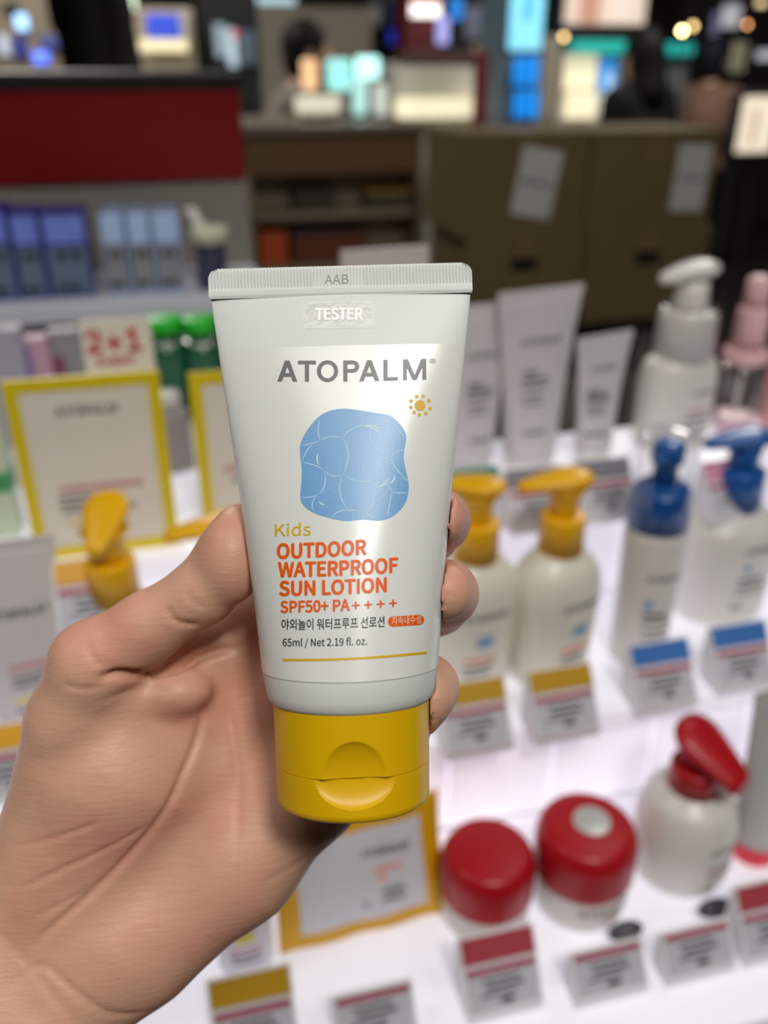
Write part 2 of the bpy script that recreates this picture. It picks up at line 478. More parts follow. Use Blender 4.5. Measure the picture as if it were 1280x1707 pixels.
def brand():
    V, Fc = [], []
    def quad(*q):
        b = len(V); V.extend(q); Fc.append((b, b + 1, b + 2, b + 3))
    def bar(x0, y0, x1, y1): quad((x0, y1), (x1, y1), (x1, y0), (x0, y0))
    def arc(cx, cy, rx, ry, wx, wy, t0, t1, n=26):
        t = np.linspace(t0, t1, n)
        for a, b in zip(t[:-1], t[1:]):
            c, s, c2, s2 = math.cos(a), math.sin(a), math.cos(b), math.sin(b)
            quad((cx + (rx - wx) * c, cy + (ry - wy) * s), (cx + rx * c, cy + ry * s), (cx + rx * c2, cy + ry * s2), (cx + (rx - wx) * c2, cy + (ry - wy) * s2))
    T, B = 600.5, 635.5; H_ = B - T; w = 7.0; k = 6.2
    def A(x0, x1):
        m = (x0 + x1) / 2
        quad((x0, B), (x0 + w + .6, B), (m + w * .55, T), (m - w * .55, T)); quad((x1 - w - .6, B), (x1, B), (m + w * .55, T), (m - w * .55, T))
        bar(x0 + 7.5, T + H_ * .60, x1 - 7.5, T + H_ * .60 + k)
    A(462, 495.5); bar(496.5, T, 526.5, T + k); bar(508, T, 515, B)
    arc(545.8, (T + B) / 2, 17.8, H_ / 2 + .6, w, k, 0, 2 * PI, 50)
    bar(572, T, 579, B); bar(579, T, 588, T + k); bar(579, T + 14.2, 588, T + 14.2 + k); arc(587.5, T + 10.2, 11.2, 10.2, w, k, -PI / 2, PI / 2)
    A(598.5, 632.5); bar(639, T, 646, B); bar(646, B - k, 663.5, B)
    bar(671.5, T, 678.3, B); bar(703.7, T, 710.5, B); quad((671.5, T), (680, T), (694.6, B), (687.6, B)); quad((702, T), (710.5, T), (694.4, B), (687.4, B))
    V = np.array(V, float); V[:, 1] += -(V[:, 0] - 587) * .012 - 1.2 + 1.5 * (1 - ((V[:, 0] - 587) / 125) ** 2)
    lay = np.repeat(np.arange(len(V) // 4) % 7, 4) * 3e-6
    return mesh('brand_lettering', px_tube(V, .00011 + lay), Fc, m_ink, tube)
tag(brand(), 'dark grey lettering')
tube_text('registered_mark', '®', 715, 612, 726, 611.5, 13, m_ink, 0, sag=0)
tag(tube_text('kids_lettering', 'Kids', 458, 894, 518, 892, 20, m_gold, .012), 'gold hand-drawn lettering')
o = tube_text('product_lettering', 'OUTDOOR', 461, 930.5, 611, 923.5, 23.5, m_org, .058, sag=1)
tube_text('product_lettering', 'WATERPROOF', 463, 961.5, 664, 953.5, 23.5, m_org, .058, sag=1.5)
tube_text('product_lettering', 'SUN LOTION', 465, 992.5, 645, 986, 23, m_org, .058, sag=1.2)
tube_text('factor_lettering', 'SPF50+ PA', 467, 1021, 583, 1017.5, 18.5, m_org, .050, sag=.6)
tube_text('factor_lettering', '+ + + +', 586, 1018, 662, 1013.5, 17, m_org, .03, sag=.3)
tube_text('korean_lettering', '야외놀이 워터프루프 선로션', 469, 1048.5, 641, 1043.5, 15, m_blk, .014, sag=1.5)
tube_text('volume_lettering', '65ml / Net 2.19 fl. oz.', 471, 1077, 612, 1074.5, 12.2, m_blk, .016, sag=1)
pl = []
for cx, cy, a0 in ((699, 1033.4, -PI / 2), (654.5, 1036.2, PI / 2)):
    pl += [(654.5 + 44.5 * k, 1027.6 - 2.8 * k) for k in np.linspace(.08, .92, 10)] if a0 < 0 else [(699 - 44.5 * k, 1042.0 + 2.8 * k) for k in np.linspace(.08, .92, 10)]
    pl += [(cx + 8 * math.cos(a0 + t), cy + 8.6 * math.sin(a0 + t)) for t in np.linspace(0, PI, 9)]
tube_poly('badge', pl, m_org, .00011, 5)
tube_text('badge_lettering', '지속내수성', 653, 1041, 702, 1038, 11.5, m_pale, .0, off=.00024)
v, f = stroke_mesh([[(x, 1100 + 3.2 * math.sin(PI * (x - 471) / 241) * .9 - 12 * ((x - 471) / 241) ** 1.25) for x in np.linspace(471, 712, 30)]], 4.2)
mesh('gold_rule', px_tube(v, .00012), f, m_gold, tube)
pool = [(570, 90), (700, 105), (830, 125), (900, 140), (960, 190), (1000, 250), (1012, 300), (1000, 380), (995, 450), (1010, 530), (1028, 620), (1025, 700), (1000, 770), (950, 830), (880, 875), (800, 888), (700, 880), (600, 890), (540, 885), (450, 865), (350, 830), (290, 790), (258, 730), (265, 620), (268, 520), (258, 430), (258, 350), (290, 270), (340, 200), (400, 140), (470, 105)]
P5 = lambda L: [(440 + x / 4.267, 660 + y / 4.267) for x, y in L]
tag(tube_poly('pool_print', smooth_loop(P5(pool), 3), m_pool, .00010, 9), 'blue pool print with pale ripples')
rip = [[(262, 355), (330, 340), (400, 320)], [(270, 470), (300, 400), (345, 345)], [(268, 475), (350, 490), (430, 530)], [(400, 320), (385, 240), (400, 160)], [(400, 320), (470, 290), (560, 300)],
       [(258, 715), (310, 722), (380, 705)], [(380, 705), (430, 640), (430, 530)], [(380, 705), (345, 760), (352, 826)], [(560, 300), (640, 230), (780, 205)], [(780, 205), (850, 200), (905, 160)], [(905, 190), (950, 240), (1005, 300)],
       [(560, 300), (600, 420), (560, 560)], [(430, 530), (490, 570), (560, 560)], [(560, 560), (680, 610), (800, 590)], [(800, 590), (820, 480), (900, 440)], [(900, 440), (940, 400), (1000, 385)], [(900, 440), (940, 520), (985, 560)], [(985, 560), (1000, 590), (1026, 600)],
       [(800, 590), (880, 640), (910, 690)], [(910, 690), (970, 690), (1026, 690)], [(910, 690), (890, 780), (878, 872)], [(480, 865), (560, 815), (700, 825)], [(700, 825), (770, 780), (770, 700)], [(770, 700), (800, 650), (800, 590)], [(700, 825), (745, 850), (780, 886)], [(560, 560), (540, 690), (600, 815)], [(780, 205), (760, 330), (900, 440)]]
v, f = stroke_mesh([P5(r) for r in rip], 2.2)
mesh('pool_ripples', px_tube(v, .00014), f, m_rip, tube)
gl = [[(700, 222), (770, 228), (825, 272)], [(385, 405), (378, 450), (392, 495)], [(795, 652), (850, 630), (890, 578)], [(890, 628), (920, 600), (925, 558)], [(388, 745), (410, 768), (440, 775)], [(720, 215), (780, 215), (820, 240)]]
v, f = stroke_mesh([P5(r) for r in gl], 1.9)
mesh('pool_glints', px_tube(v, .00016), f, m_gl, tube)
circ = lambda x, y, r: [(x + r * math.cos(t), y + r * math.sin(t)) for t in np.arange(14) * 2 * PI / 14]
tube_poly('sun_disc', circ(700, 676, 9.2), m_gold, .00012, 3)
for x, y in P5([(1085, 5), (1132, 3), (1172, 34), (1181, 90), (1151, 125), (1105, 134), (1067, 116), (1044, 81), (1047, 36)]):
    tube_poly('sun_dot', circ(x, y, 3.1), m_gold, .00012, 1)
# clear sticker with its silver word
m_stick = mat('clear_sticker', (232, 234, 232), 0.16, 0.8, alpha=0.35, vary=0.03, vscale=500, bump=0.1, bscale=500)
m_foil = mat('sticker_foil', (244, 226, 208), 0.35, 0.6, metal=0.35, vary=0.15, vscale=700)
gx, gy = np.meshgrid(np.linspace(505, 625, 25), np.linspace(0, 1, 8))
p = np.stack([gx.ravel(), 504 + gy.ravel() * 44.5 - (gx.ravel() - 505) / 120 * 2], 1)
f = [(i * 25 + j, (i + 1) * 25 + j, (i + 1) * 25 + j + 1, i * 25 + j + 1) for i in range(7) for j in range(24)]
st = mesh('tester_sticker', px_tube(p, .00012), f, m_stick, tube)
tag(st, 'clear sticker')
o = tube_text('sticker_lettering', 'TESTER', 526, 533, 604, 532, 18.5, m_foil, .03, off=.0002); o.parent = st
o = tube_text('embossed_code', 'AAB', 541, 473, 581, 472, 15, mat('seal_emboss', (217, 221, 217), .5, vary=0.02), .002)
for q in o.data.vertices: q.co.y = -.00078 - .3 * abs(q.co.y + .0) * 0
# ------------------------------------------------------------------ the hand that holds the tube (camera-aligned frame: x right, y up, z towards the viewer, metres)
def hp(px, py, dz):
    Z = .211 + dz / 1000
    return ((px - 640) * Z / F, -(py - 853.5) * Z / F, -Z)
def tube_sdf(P):
    """rough distance to the tube, so that skin presses against it instead of entering it"""
    x0 = P[..., 0] + .0073; y0 = P[..., 1] + .0695
    x = x0 * math.cos(T_ROLL) + y0 * math.sin(T_ROLL); z = -x0 * math.sin(T_ROLL) + y0 * math.cos(T_ROLL)
    y = -P[..., 2] - T_D
    hw = np.where(z < .0243, .0188, t_hw(z)); hd = np.where(z < .0243, .0188, t_hd(z))
    k = np.sqrt((x / hw) ** 2 + (y / hd) ** 2)
    r = (k - 1) * np.minimum(hw, hd) * .9
    return np.maximum(np.maximum(r, -z), z - .1291)
R_ = lambda px, py, dz, r: (hp(px, py, dz), r / 1000)
def hand_sdf(P):
    # palm: four metacarpals, heel and wrist
    palm = chain(P, [R_(165, 1500, 30, 15), R_(295, 1260, 33, 12), R_(428, 1022, 40, 11)], .008)
    for pts in ([R_(200, 1530, 30, 15), R_(360, 1300, 35, 12), R_(515, 1125, 37, 10.5)],
                [R_(230, 1560, 29, 15), R_(420, 1370, 36, 12), R_(565, 1220, 37, 10)],
                [R_(250, 1570, 27, 14), R_(400, 1440, 31, 14.5), R_(522, 1303, 35, 14), R_(585, 1260, 36, 11)]):
        palm = smin(palm, chain(P, pts, .008), .009)
    palm = smin(palm, chain(P, [R_(170, 1560, 29, 18), R_(40, 1760, 20, 20), R_(-330, 2250, -10, 26)], .006), .012)
    palm = smin(palm, chain(P, [R_(40, 1490, 30, 17), R_(-90, 1640, 20, 20), R_(-430, 2100, -10, 26)], .006), .012)
    # ball of the thumb
    th = chain(P, [R_(205, 1165, 20, 11), R_(165, 1290, 21, 15), R_(85, 1440, 27, 17.5)], .008)
    th = smin(th, chain(P, [R_(290, 1200, 26, 9), R_(235, 1290, 24, 14), R_(150, 1430, 28, 17)], .008), .008)
    palm = smin(palm, th, .007)
    # web between thumb and forefinger
    palm = smin(palm, chain(P, [R_(280, 1130, 27, 8), R_(350, 1075, 33, 8), R_(430, 1020, 40, 9)], .005), .006)
    # thumb
    thumb = chain(P, [R_(85, 1400, 27, 14), R_(125, 1200, 17, 12), R_(158, 1107, 13, 11.2), R_(245, 1046, 12, 8.7), R_(338, 986, 11, 8.1), R_(379, 934, 11, 8.1), R_(402, 882, 11.5, 6.5)], .003)
    thumb = smin(thumb, ell(P, hp(388, 930, 7), (.0075, .011, .008)), .004)
    palm = smin(palm, ell(P, hp(292, 1152, 20), (.0095, .0065, .008)), .004)
    d = smin(palm, thumb, .003)
    # fingers behind the tube, their tips closing on its right side
    fingers = ([R_(428, 1022, 36, 10.5), R_(575, 915, 43, 9.2), R_(712, 888, 30, 8.4), R_(731, 868, 10, 7.7), R_(730, 866, 3, 6.8)],
               [R_(520, 1140, 37, 10), R_(640, 1040, 44, 9.4), R_(728, 1004, 30, 8.8), R_(741, 989, 10, 8.2), R_(738, 986, 2, 7.2)],
               [R_(565, 1220, 37, 9.6), R_(650, 1160, 43, 9.0), R_(700, 1150, 30, 8.6), R_(709, 1146, 12, 8.2), R_(700, 1162, 6, 7.8), R_(690, 1185, 6, 7)],
               [R_(585, 1260, 35, 9), R_(640, 1235, 40, 7.6), R_(672, 1215, 32, 7.2), R_(672, 1205, 24, 6.6)])
    fd = None
    for fg in fingers:
        q = chain(P, fg, .0022)
        fd = q if fd is None else smin(fd, q, .0012)
    d = smin(d, fd, .004)
    return np.maximum(d, -(tube_sdf(P) - .0002))
v, f = surface(hand_sdf, hp(-160, 2000, 0) * np.array((1, 1, 0)) + (-.045, -.035, -.275), (.034, .012, -.160), .00085)
# creases of the skin: shallow grooves along the folds seen from the front
def pl3(L): return np.array([hp(x, y, z)[:2] for x, y, z in L])
creases = [([(345, 1150), (335, 1215), (318, 1270), (287, 1338), (213, 1424), (133, 1495), (60, 1560)], 22, .0010, .0010),
           ([(365, 1150), (385, 1230), (398, 1330), (400, 1420)], 22, .0004, .0012),
           ([(180, 1122), (215, 1112), (250, 1120), (295, 1114), (345, 1098), (400, 1090)], 14, .0030, .0012),
           ([(288, 1003), (292, 1022), (308, 1036), (345, 1040)], 8, .0008, .0007), ([(315, 978), (325, 1000), (352, 1012)], 6, .0004, .0006),
           ([(30, 1480), (110, 1440), (200, 1400), (270, 1362)], 12, .0005, .0007), ([(20, 1410), (110, 1382), (190, 1350)], 12, .0004, .0006), ([(60, 1520), (140, 1480), (215, 1440)], 14, .0004, .0006),
           ([(60, 1590), (110, 1560), (170, 1600), (215, 1640), (290, 1668)], 25, .0006, .0010), ([(0, 1500), (60, 1560), (140, 1640), (180, 1707)], 20, .0003, .0012),
           ([(165, 1165), (230, 1150), (300, 1160)], 10, .0003, .0008), ([(120, 1130), (160, 1138), (215, 1128)], 10, .0004, .0007), ([(150, 1045), (180, 1095), (230, 1105)], 10, .0003, .0008),
           ([(560, 1390), (500, 1420), (440, 1440)], 30, .0003, .0010)]
e1 = v[f[:, 1]] - v[f[:, 0]]; e2 = v[f[:, 3]] - v[f[:, 0]]
fn = np.cross(e1, e2); vn = np.zeros_like(v)
for k in range(4): np.add.at(vn, f[:, k], fn)
vn /= np.maximum(np.linalg.norm(vn, axis=1), 1e-12)[:, None]
facing = np.clip(vn[:, 2] * 2.5, 0, 1)
dep = np.zeros(len(v))
for L, dz, amp, w in creases:
    k = .23 / (.211 + dz / 1000)
    L = np.array(L, float)                     # a smooth curve through the points
    tt = np.linspace(0, len(L) - 1, 6 * (len(L) - 1) + 1); Lp = np.concatenate([[2 * L[0] - L[1]], L, [2 * L[-1] - L[-2]]]); cur = []
    for t in tt:
        i = min(int(t), len(L) - 2); u = t - i; a, b, c, d_ = Lp[i:i + 4]
        cur.append(.5 * (2 * b + (c - a) * u + (2 * a - 5 * b + 4 * c - d_) * u * u + (3 * b - a - 3 * c + d_) * u ** 3))
    A = pl3([(x, y, dz) for x, y in cur]); best = np.full(len(v), 9.0); where = np.zeros(len(v)); n_ = len(A) - 1
    for i_, (a, b) in enumerate(zip(A[:-1], A[1:])):
        ba = b - a; pa = v[:, :2] - a; t = np.clip(pa @ ba / (ba @ ba), 0, 1)
        q_ = np.linalg.norm(pa - t[:, None] * ba, axis=1); nearer = q_ < best
        where = np.where(nearer, (i_ + t) / n_, where); best = np.minimum(best, q_)
    fade = np.clip(np.minimum(where, 1 - where) / .22, 0, 1); fade = fade * fade * (3 - 2 * fade)
    dep = np.maximum(dep, amp * fade * np.exp(-(best / w) ** 2))
v = v - vn * (dep * facing)[:, None]
m_skin = mat('skin', (214, 166, 140), 0.46, 0.38, sss=0.12, vary=0.12, vscale=70, bump=0.08, bscale=1500)
nt = m_skin.node_tree; pb = nt.nodes['Principled BSDF']                 # mottled colour and fine slanting skin lines
tc = nt.nodes.new('ShaderNodeTexCoord'); mp = nt.nodes.new('ShaderNodeMapping'); mp.inputs['Rotation'].default_value = (0, 0, -.35); mp.inputs['Scale'].default_value = (140, 800, 300)
n1 = nt.nodes.new('ShaderNodeTexNoise'); n1.inputs['Scale'].default_value = 1.0; n1.inputs['Detail'].default_value = 2
bp2 = nt.nodes.new('ShaderNodeBump'); bp2.inputs['Strength'].default_value = .22; bp2.inputs['Distance'].default_value = .0006
nt.links.new(tc.outputs['Object'], mp.inputs['Vector']); nt.links.new(mp.outputs[0], n1.inputs['Vector']); nt.links.new(n1.outputs['Fac'], bp2.inputs['Height'])
old = pb.inputs['Normal'].links[0].from_socket; nt.links.new(old, bp2.inputs['Normal']); nt.links.new(bp2.outputs[0], pb.inputs['Normal'])
n2 = nt.nodes.new('ShaderNodeTexNoise'); n2.inputs['Scale'].default_value = 34; n2.inputs['Detail'].default_value = 4; nt.links.new(tc.outputs['Object'], n2.inputs['Vector'])
rp = nt.nodes.new('ShaderNodeMapRange'); rp.inputs[1].default_value = .42; rp.inputs[2].default_value = .68; nt.links.new(n2.outputs['Fac'], rp.inputs[0])
mx2 = nt.nodes.new('ShaderNodeMix'); mx2.data_type = 'RGBA'; mx2.inputs[7].default_value = (*lin((214, 140, 122)), 1)
nt.links.new(pb.inputs['Base Color'].links[0].from_socket, mx2.inputs[6]); rp.inputs[4].default_value = .65; nt.links.new(rp.outputs[0], mx2.inputs[0]); nt.links.new(mx2.outputs[2], pb.inputs['Base Color'])
hand = mesh('person', v, f, m_skin, None, True)
hand.matrix_world = Matrix(((RT[0], UP[0], -FW[0], EYE[0]), (RT[1], UP[1], -FW[1], EYE[1]), (RT[2], UP[2], -FW[2], EYE[2]), (0, 0, 0, 1)))
tag(hand, 'bare left hand and wrist of a person, fingers wrapped around the tube', 'person')
def nail(c, right, along, w, l):
    c = np.array(c); along = np.array(along, float); along /= np.linalg.norm(along)
    out = np.array(right, float); out -= along * (out @ along); out /= np.linalg.norm(out); side = np.cross(along, out)
    V = []; nu, nv = 9, 9
    for th_ in (0, .0005):
        for i in range(nv):
            for j in range(nu):
                s = j / (nu - 1) * 2 - 1; t = i / (nv - 1) * 2 - 1
                ww = w * (1 - .35 * max(0, t) ** 3)
                V.append(c + along * l * t * (1 - .12 * s * s) + side * ww * s + out * (-.45 * w * s * s - .0004 * t * t - th_))
    Fc = []
    for i in range(nv - 1):
        for j in range(nu - 1):
            a = i * nu + j; Fc += [(a, a + 1, a + nu + 1, a + nu), (a + 81, a + 81 + nu, a + 82 + nu, a + 82)]
    for i in range(nv - 1):
        for j in (0, nu - 1): a = i * nu + j; Fc.append((a, a + nu, a + nu + 81, a + 81))
    for j in range(nu - 1):
        for i in (0, nv - 1): a = i * nu + j; Fc.append((a, a + 1, a + 82, a + 81))
    return mesh('fingernail', V, Fc, mat('nail', (196, 152, 136), 0.3, 0.5, vary=0.03), hand, True)
nail(hp(777, 962, 9), (.8, .35, .35), (-.1, .05, 1), .0050, .0060)
nail(hp(768, 842, 9), (.7, .65, .15), (-.1, .1, 1), .0046, .0055)
# ------------------------------------------------------------------ products on the stand
m_bot = mat('bottle_white', (224, 220, 214), 0.32, 0.45, vary=0.02)
m_botc = mat('bottle_cream', (230, 226, 212), 0.3, 0.45, vary=0.02)
m_tubew = mat('carton_white', (208, 203, 203), 0.45, 0.35, vary=0.02)
m_yel = mat('pump_yellow', (240, 180, 0), 0.35, 0.45, vary=0.03)
m_blue = mat('pump_blue', (18, 86, 160), 0.3, 0.5, vary=0.03)
m_red = mat('lid_red', (176, 14, 28), 0.35, 0.45, vary=0.03)
m_pink = mat('pump_pink', (236, 190, 192), 0.35, 0.45, vary=0.03)
m_clear = clear_mat('clear_plastic')
m_tgrey = mat('print_grey', (120, 118, 120), .5, vary=0.02)
m_tpink = mat('print_pink', (206, 150, 156), .5, vary=0.02)
m_tblue = mat('print_blue', (110, 165, 205), .5, vary=0.02)
m_tdark = mat('print_dark', (84, 84, 88), .5, vary=0.02)
m_tcoral = mat('print_coral', (232, 150, 130), .5, vary=0.02)
m_tyel = mat('print_yellow', (226, 206, 60), .5, vary=0.02)
def front_fn(prof, flat=1.0, e=2.0):
    z_ = [p[0] for p in prof]; r_ = [p[1] for p in prof]
    o = np.argsort(z_, kind='stable'); z_ = np.array(z_)[o]; r_ = np.array(r_)[o]
    def fr(x, z, off=.0004):
        r = np.interp(z, z_, r_) + off
        return -(r * flat) * np.clip(1 - np.abs(x / r) ** e, 0, 1) ** (1 / e)
    return fr
def plane_fn(y): return lambda x, z, off=.0004: np.full(np.shape(x), y - off)
def print_on(root, fr, spec, turn=0.0):
    """spec: ('T', word, x, z, height, material) lettering or ('L', x, z, width, height, material) a line of small print"""
    by = {}
    made = []
    for s in spec:
        if s[0] == 'T':
            v, f = text_mesh(s[1], .05); w = v[:, 0].max() * s[4]
            p, f = cut_fine(np.stack([s[2] + v[:, 0] * s[4] - w / 2, s[3] + v[:, 1] * s[4], v[:, 2]], 1), f, .008)
            o = mesh('lettering', np.stack([p[:, 0], fr(p[:, 0], p[:, 1]) - p[:, 2], p[:, 1]], 1), f, s[5], root)
            made.append(o)
        else:
            V, Fc = by.setdefault((s[5].name, len(by)), ([], []))
            xs = np.linspace(s[1] - s[3] / 2, s[1] + s[3] / 2, 7); b = len(V)
            for zz in (s[2] - s[4] / 2, s[2] + s[4] / 2):
                for x, y in zip(xs, fr(xs, np.full(7, zz))): V.append((x, y, zz))
            Fc += [(b + i, b + i + 1, b + 8 + i, b + 7 + i) for i in range(6)]
    for k, (V, Fc) in by.items(): made.append(mesh('small_print', V, Fc, MATS[k[0]], root))
    if turn:
        R = Matrix.Rotation(turn, 4, 'Z')
        for o in made: o.data.transform(R)
    return made
def pump_head(root, z, ang, m, back=.02, front=.038, w=.016, h=.006, droop=.004, pitch=0.0, nose=.66):
    """flattened teardrop actuator with its spout towards angle ang"""
    rings = []
    L = back + front
    for t in np.linspace(0, 1, 22):
        s = -back + L * t
        if t < .35: k = math.sqrt(max(1e-4, 1 - ((.35 - t) / .35) ** 2))
        else: k = 1 - nose * ((t - .35) / .65) ** 1.15
        hh = h * (math.sqrt(max(1e-3, 1 - ((.3 - t) / .3) ** 2)) if t < .3 else 1 - .35 * (t - .3) / .7)
        if t > .96: k *= .8; hh *= .8
        zz = z - droop * t ** 2 + pitch * s
        a = np.arange(20) * 2 * PI / 20
        y = np.cos(a) * w * k; q = np.sin(a); q = np.sign(q) * np.abs(q) ** .8 * hh
        rings.append(np.stack([s * np.ones(20), y, zz + q], 1))
    v, f = loft(rings)
    c, s_ = math.cos(ang), math.sin(ang)
    v = np.stack([v[:, 0] * c - v[:, 1] * s_, v[:, 0] * s_ + v[:, 1] * c, v[:, 2]], 1)
    return mesh('pump_head', v, f, m, root, True)
def bottle(name, label, x, y, z, prof, m, cat='bottle', flat=1.0, e=2.0, rot=0.0, spec=(), turn=0.0, group=None, body='body'):
    r = empty(name, label, cat, (x, y, z), rot, group)
    p = fillet(prof, .009, 6)
    lathe(body, [(0, .0001)] + p if False else p, m, r, e, 48, flat)
    if spec: print_on(r, front_fn(p, flat, e), spec, turn)
    return r
BR = 'ATOPALM'
def kids_spec(x, s=1):
    return [('T', BR, x, .078, .0055, m_tdark), ('L', x, .058, .014, .009, m_tblue), ('L', x - .003, .041, .026, .004, m_tcoral), ('L', x - .004, .034, .024, .003, m_tgrey), ('L', x - .005, .028, .022, .003, m_tgrey)]
YP = [(0, .026), (.002, .0305), (.006, .0325), (.06, .0355), (.088, .0365), (.104, .033), (.116, .022), (.119, .0165), (.121, .0165)]
def yellow_pump(label, x, y, ang, rot, spec, back=.021, front=.038, pitch=0, hz=.178):
    r = bottle('pump_bottle', label, x, y, ZB, YP, m_botc, flat=.8, e=2.3, rot=rot, spec=spec)
    lathe('collar', fillet([(.118, .0178), (.1485, .0172), (.1488, .010), (.150, .0095)], .002), m_yel, r)
    lathe('stem', fillet([(.149, .0105), (.155, .0108), (.166, .0125), (.172, .0165)], .004), m_yel, r)
    pump_head(r, hz, ang - rot, m_yel, back, front, pitch=pitch)
    return r
yellow_pump('cream bottle with yellow pump spout pointing left, right of the hand in full view', .272, .532, PI, .28, kids_spec(.004))
yellow_pump('cream bottle with yellow pump half hidden by the fingertips', .205, .537, 2.6, .2, kids_spec(-.004))
yellow_pump('cream bottle with yellow pump spout aimed at the viewer, above the thumb knuckle', *at_z(187, 962, ZB + .134)[:2], -1.85, 0, (), .023, .023, -.42, .179)
yellow_pump('cream bottle with yellow pump peeking over the thumb tip', *at_z(388, 866, ZB + .178)[:2], 3.3, 0, (), .024, .046)

# blue pumps
fb = bottle('foam_bottle', 'slim white bottle with blue foam pump under a clear dome cap', .355, .535, ZB, [(0, .019), (.003, .023), (.122, .0245), (.128, .0225), (.130, .020)], m_bot,
            spec=[('T', BR, .002, .088, .0048, m_tdark), ('L', -.010, .066, .006, .007, m_tblue), ('L', -.004, .056, .018, .004, m_tdark), ('L', 0, .049, .026, .0025, m_tgrey), ('L', 0, .040, .024, .002, m_tgrey), ('L', 0, .034, .022, .002, m_tgrey)])
lathe('collar', fillet([(.127, .0236), (.158, .0232), (.163, .017), (.165, .011)], .005), m_blue, fb)
lathe('stem', fillet([(.163, .010), (.180, .009), (.181, .0125), (.196, .0125), (.199, .006)], .003), m_blue, fb)
pump_head(fb, .190, -2.4, m_blue, .011, .019, .009, .005)
lathe('dome_cap', fillet([(.150, .0240), (.200, .0225), (.207, .017), (.2085, .002)], .006), m_clear, fb, caps=False)
b2 = bottle('pump_bottle', 'broad white bottle with blue pump at the right edge of the middle row', .462, .585, ZB, [(0, .036), (.003, .041), (.075, .046), (.092, .044), (.104, .030), (.108, .018), (.110, .017)], m_bot, flat=.8, e=2.3,
            spec=[('T', BR, .012, .076, .0055, m_tdark), ('L', -.002, .062, .007, .007, m_tblue), ('L', .004, .050, .022, .004, m_tdark), ('L', .006, .043, .03, .0025, m_tgrey), ('L', .006, .036, .028, .0025, m_tgrey), ('L', -.004, .022, .010, .005, m_tgrey)])
lathe('collar', fillet([(.107, .0215), (.142, .0205), (.144, .012)], .003), m_blue, b2)
lathe('stem', fillet([(.143, .0125), (.152, .0125), (.166, .014)], .003), m_blue, b2)
pump_head(b2, .171, PI, m_blue, .024, .040, .018, .0065)

# red lids in the front row
def jar(label, x, y, r, hb, ht, disc, spec):
    o = empty('cream_jar', label, 'jar', (x, y, ZA))
    p = fillet([(0, r * .72), (.001, r * .84), (.008, r * .93), (hb, r * .96), (hb + .002, r * .9)], .006)
    lathe('pot', p, m_bot, o, 2, 56)
    lathe('lid', fillet([(hb, r * .95), (hb + .0005, r), (ht - .010, r), (ht, r * .86), (ht + .0008, r * .2), (ht + .0009, .0005)], .007, 6), m_red, o, 2, 56)
    if disc:
        d = lathe('lid_disc', fillet([(ht - .001, .0135), (ht + .0016, .0132), (ht + .002, .004), (ht + .002, .0003)], .0008), mat('silver_disc', (206, 208, 206), .3, .5, metal=.3, vary=.1, vscale=300), o); d.location = (.003, .001, 0)
        tag(d, 'silver disc')
    print_on(o, front_fn(p), spec, .12)
    return o
jar('low round jar with plain red lid, beside the yellow edged pouch', .174, .398, .0335, .030, .067, False, [('T', BR, 0, .012, .006, m_tgrey)])
jar('round jar with red lid and silver disc on top', .246, .394, .0360, .036, .076, True, [('T', BR, 0, .022, .006, m_tgrey), ('L', .006, .015, .014, .003, m_tpink)])
rb = bottle('pump_bottle', 'round white bottle with red teardrop pump in the front row', .333, .404, ZA, [(0, .028), (.002, .033), (.010, .0365), (.055, .037), (.074, .031), (.082, .020), (.085, .017)], m_bot, e=2,
            spec=[('T', BR, .004, .048, .0046, m_tdark), ('L', .004, .036, .030, .003, m_tgrey), ('L', .004, .030, .030, .003, m_tpink), ('L', .004, .024, .028, .003, m_tgrey), ('L', -.006, .014, .008, .005, m_tgrey)], turn=.25)
lathe('collar', fillet([(.081, .0190), (.103, .0185), (.104, .012)], .003), m_red, rb)
lathe('stem', fillet([(.103, .0105), (.116, .011)], .002), m_red, rb)
pump_head(rb, .124, -1.12, m_red, .020, .035, .0205, .009, .006, -.35, .45)

# tubes standing on their caps
def standing_tube(name, label, x, y, z, h, w0, w1, m, mc, rot, spec, caph=.014, seal_h=.008):
    o = empty(name, label, 'tube', (x, y, z), rot)
    lathe('cap', fillet([(0, w0 * .44), (.0005, w0 * .47), (caph, w0 * .48), (caph + .0003, w0 * .3)], .0015), mc, o)
    zz = np.linspace(caph, h - seal_h, 26); k = (zz - zz[0]) / (zz[-1] - zz[0])
    a = w0 / 2 + (w1 - w0) / 2 * k; b = np.maximum(w0 / 2 * (1 - k), .0008)
    rs = [ring(caph, a[0] * .8, b[0] * .8, 2, 48)] + [ring(z_, a_, b_, 2, 48) for z_, a_, b_ in zip(zz, a, b)]
    v, f = loft(rs); mesh('body', v, f, m, o, True)
    bbox('crimp_seal', (-w1 / 2 - .0004, -.0008, h - seal_h - .001), (w1 / 2 + .0004, .0008, h), m, o, .0006)
    def fr(x_, z_, off=.0004): 
        A = np.interp(z_, zz, a) + off; B = np.interp(z_, zz, b) + off
        return -B * np.sqrt(np.clip(1 - (x_ / A) ** 2, 0, 1))
    print_on(o, fr, spec)
    return o
m_tube2 = mat('tube_pearl', (206, 200, 202), 0.4, 0.4, vary=0.02)
def lotion(h, x=0):
    return [('T', BR, x, h * .70, .0062 * h / .17, m_tgrey), ('L', x - .012, h * .56, .014, .004, m_tgrey), ('L', x - .007, h * .525, .028, .0035, m_tgrey), ('L', x - .008, h * .49, .026, .003, m_tgrey), ('L', x - .010, h * .44, .02, .0025, m_tgrey), ('L', x - .010, h * .40, .02, .0025, m_tgrey), ('L', x - .008, h * .24, .022, .0035, m_tgrey)]
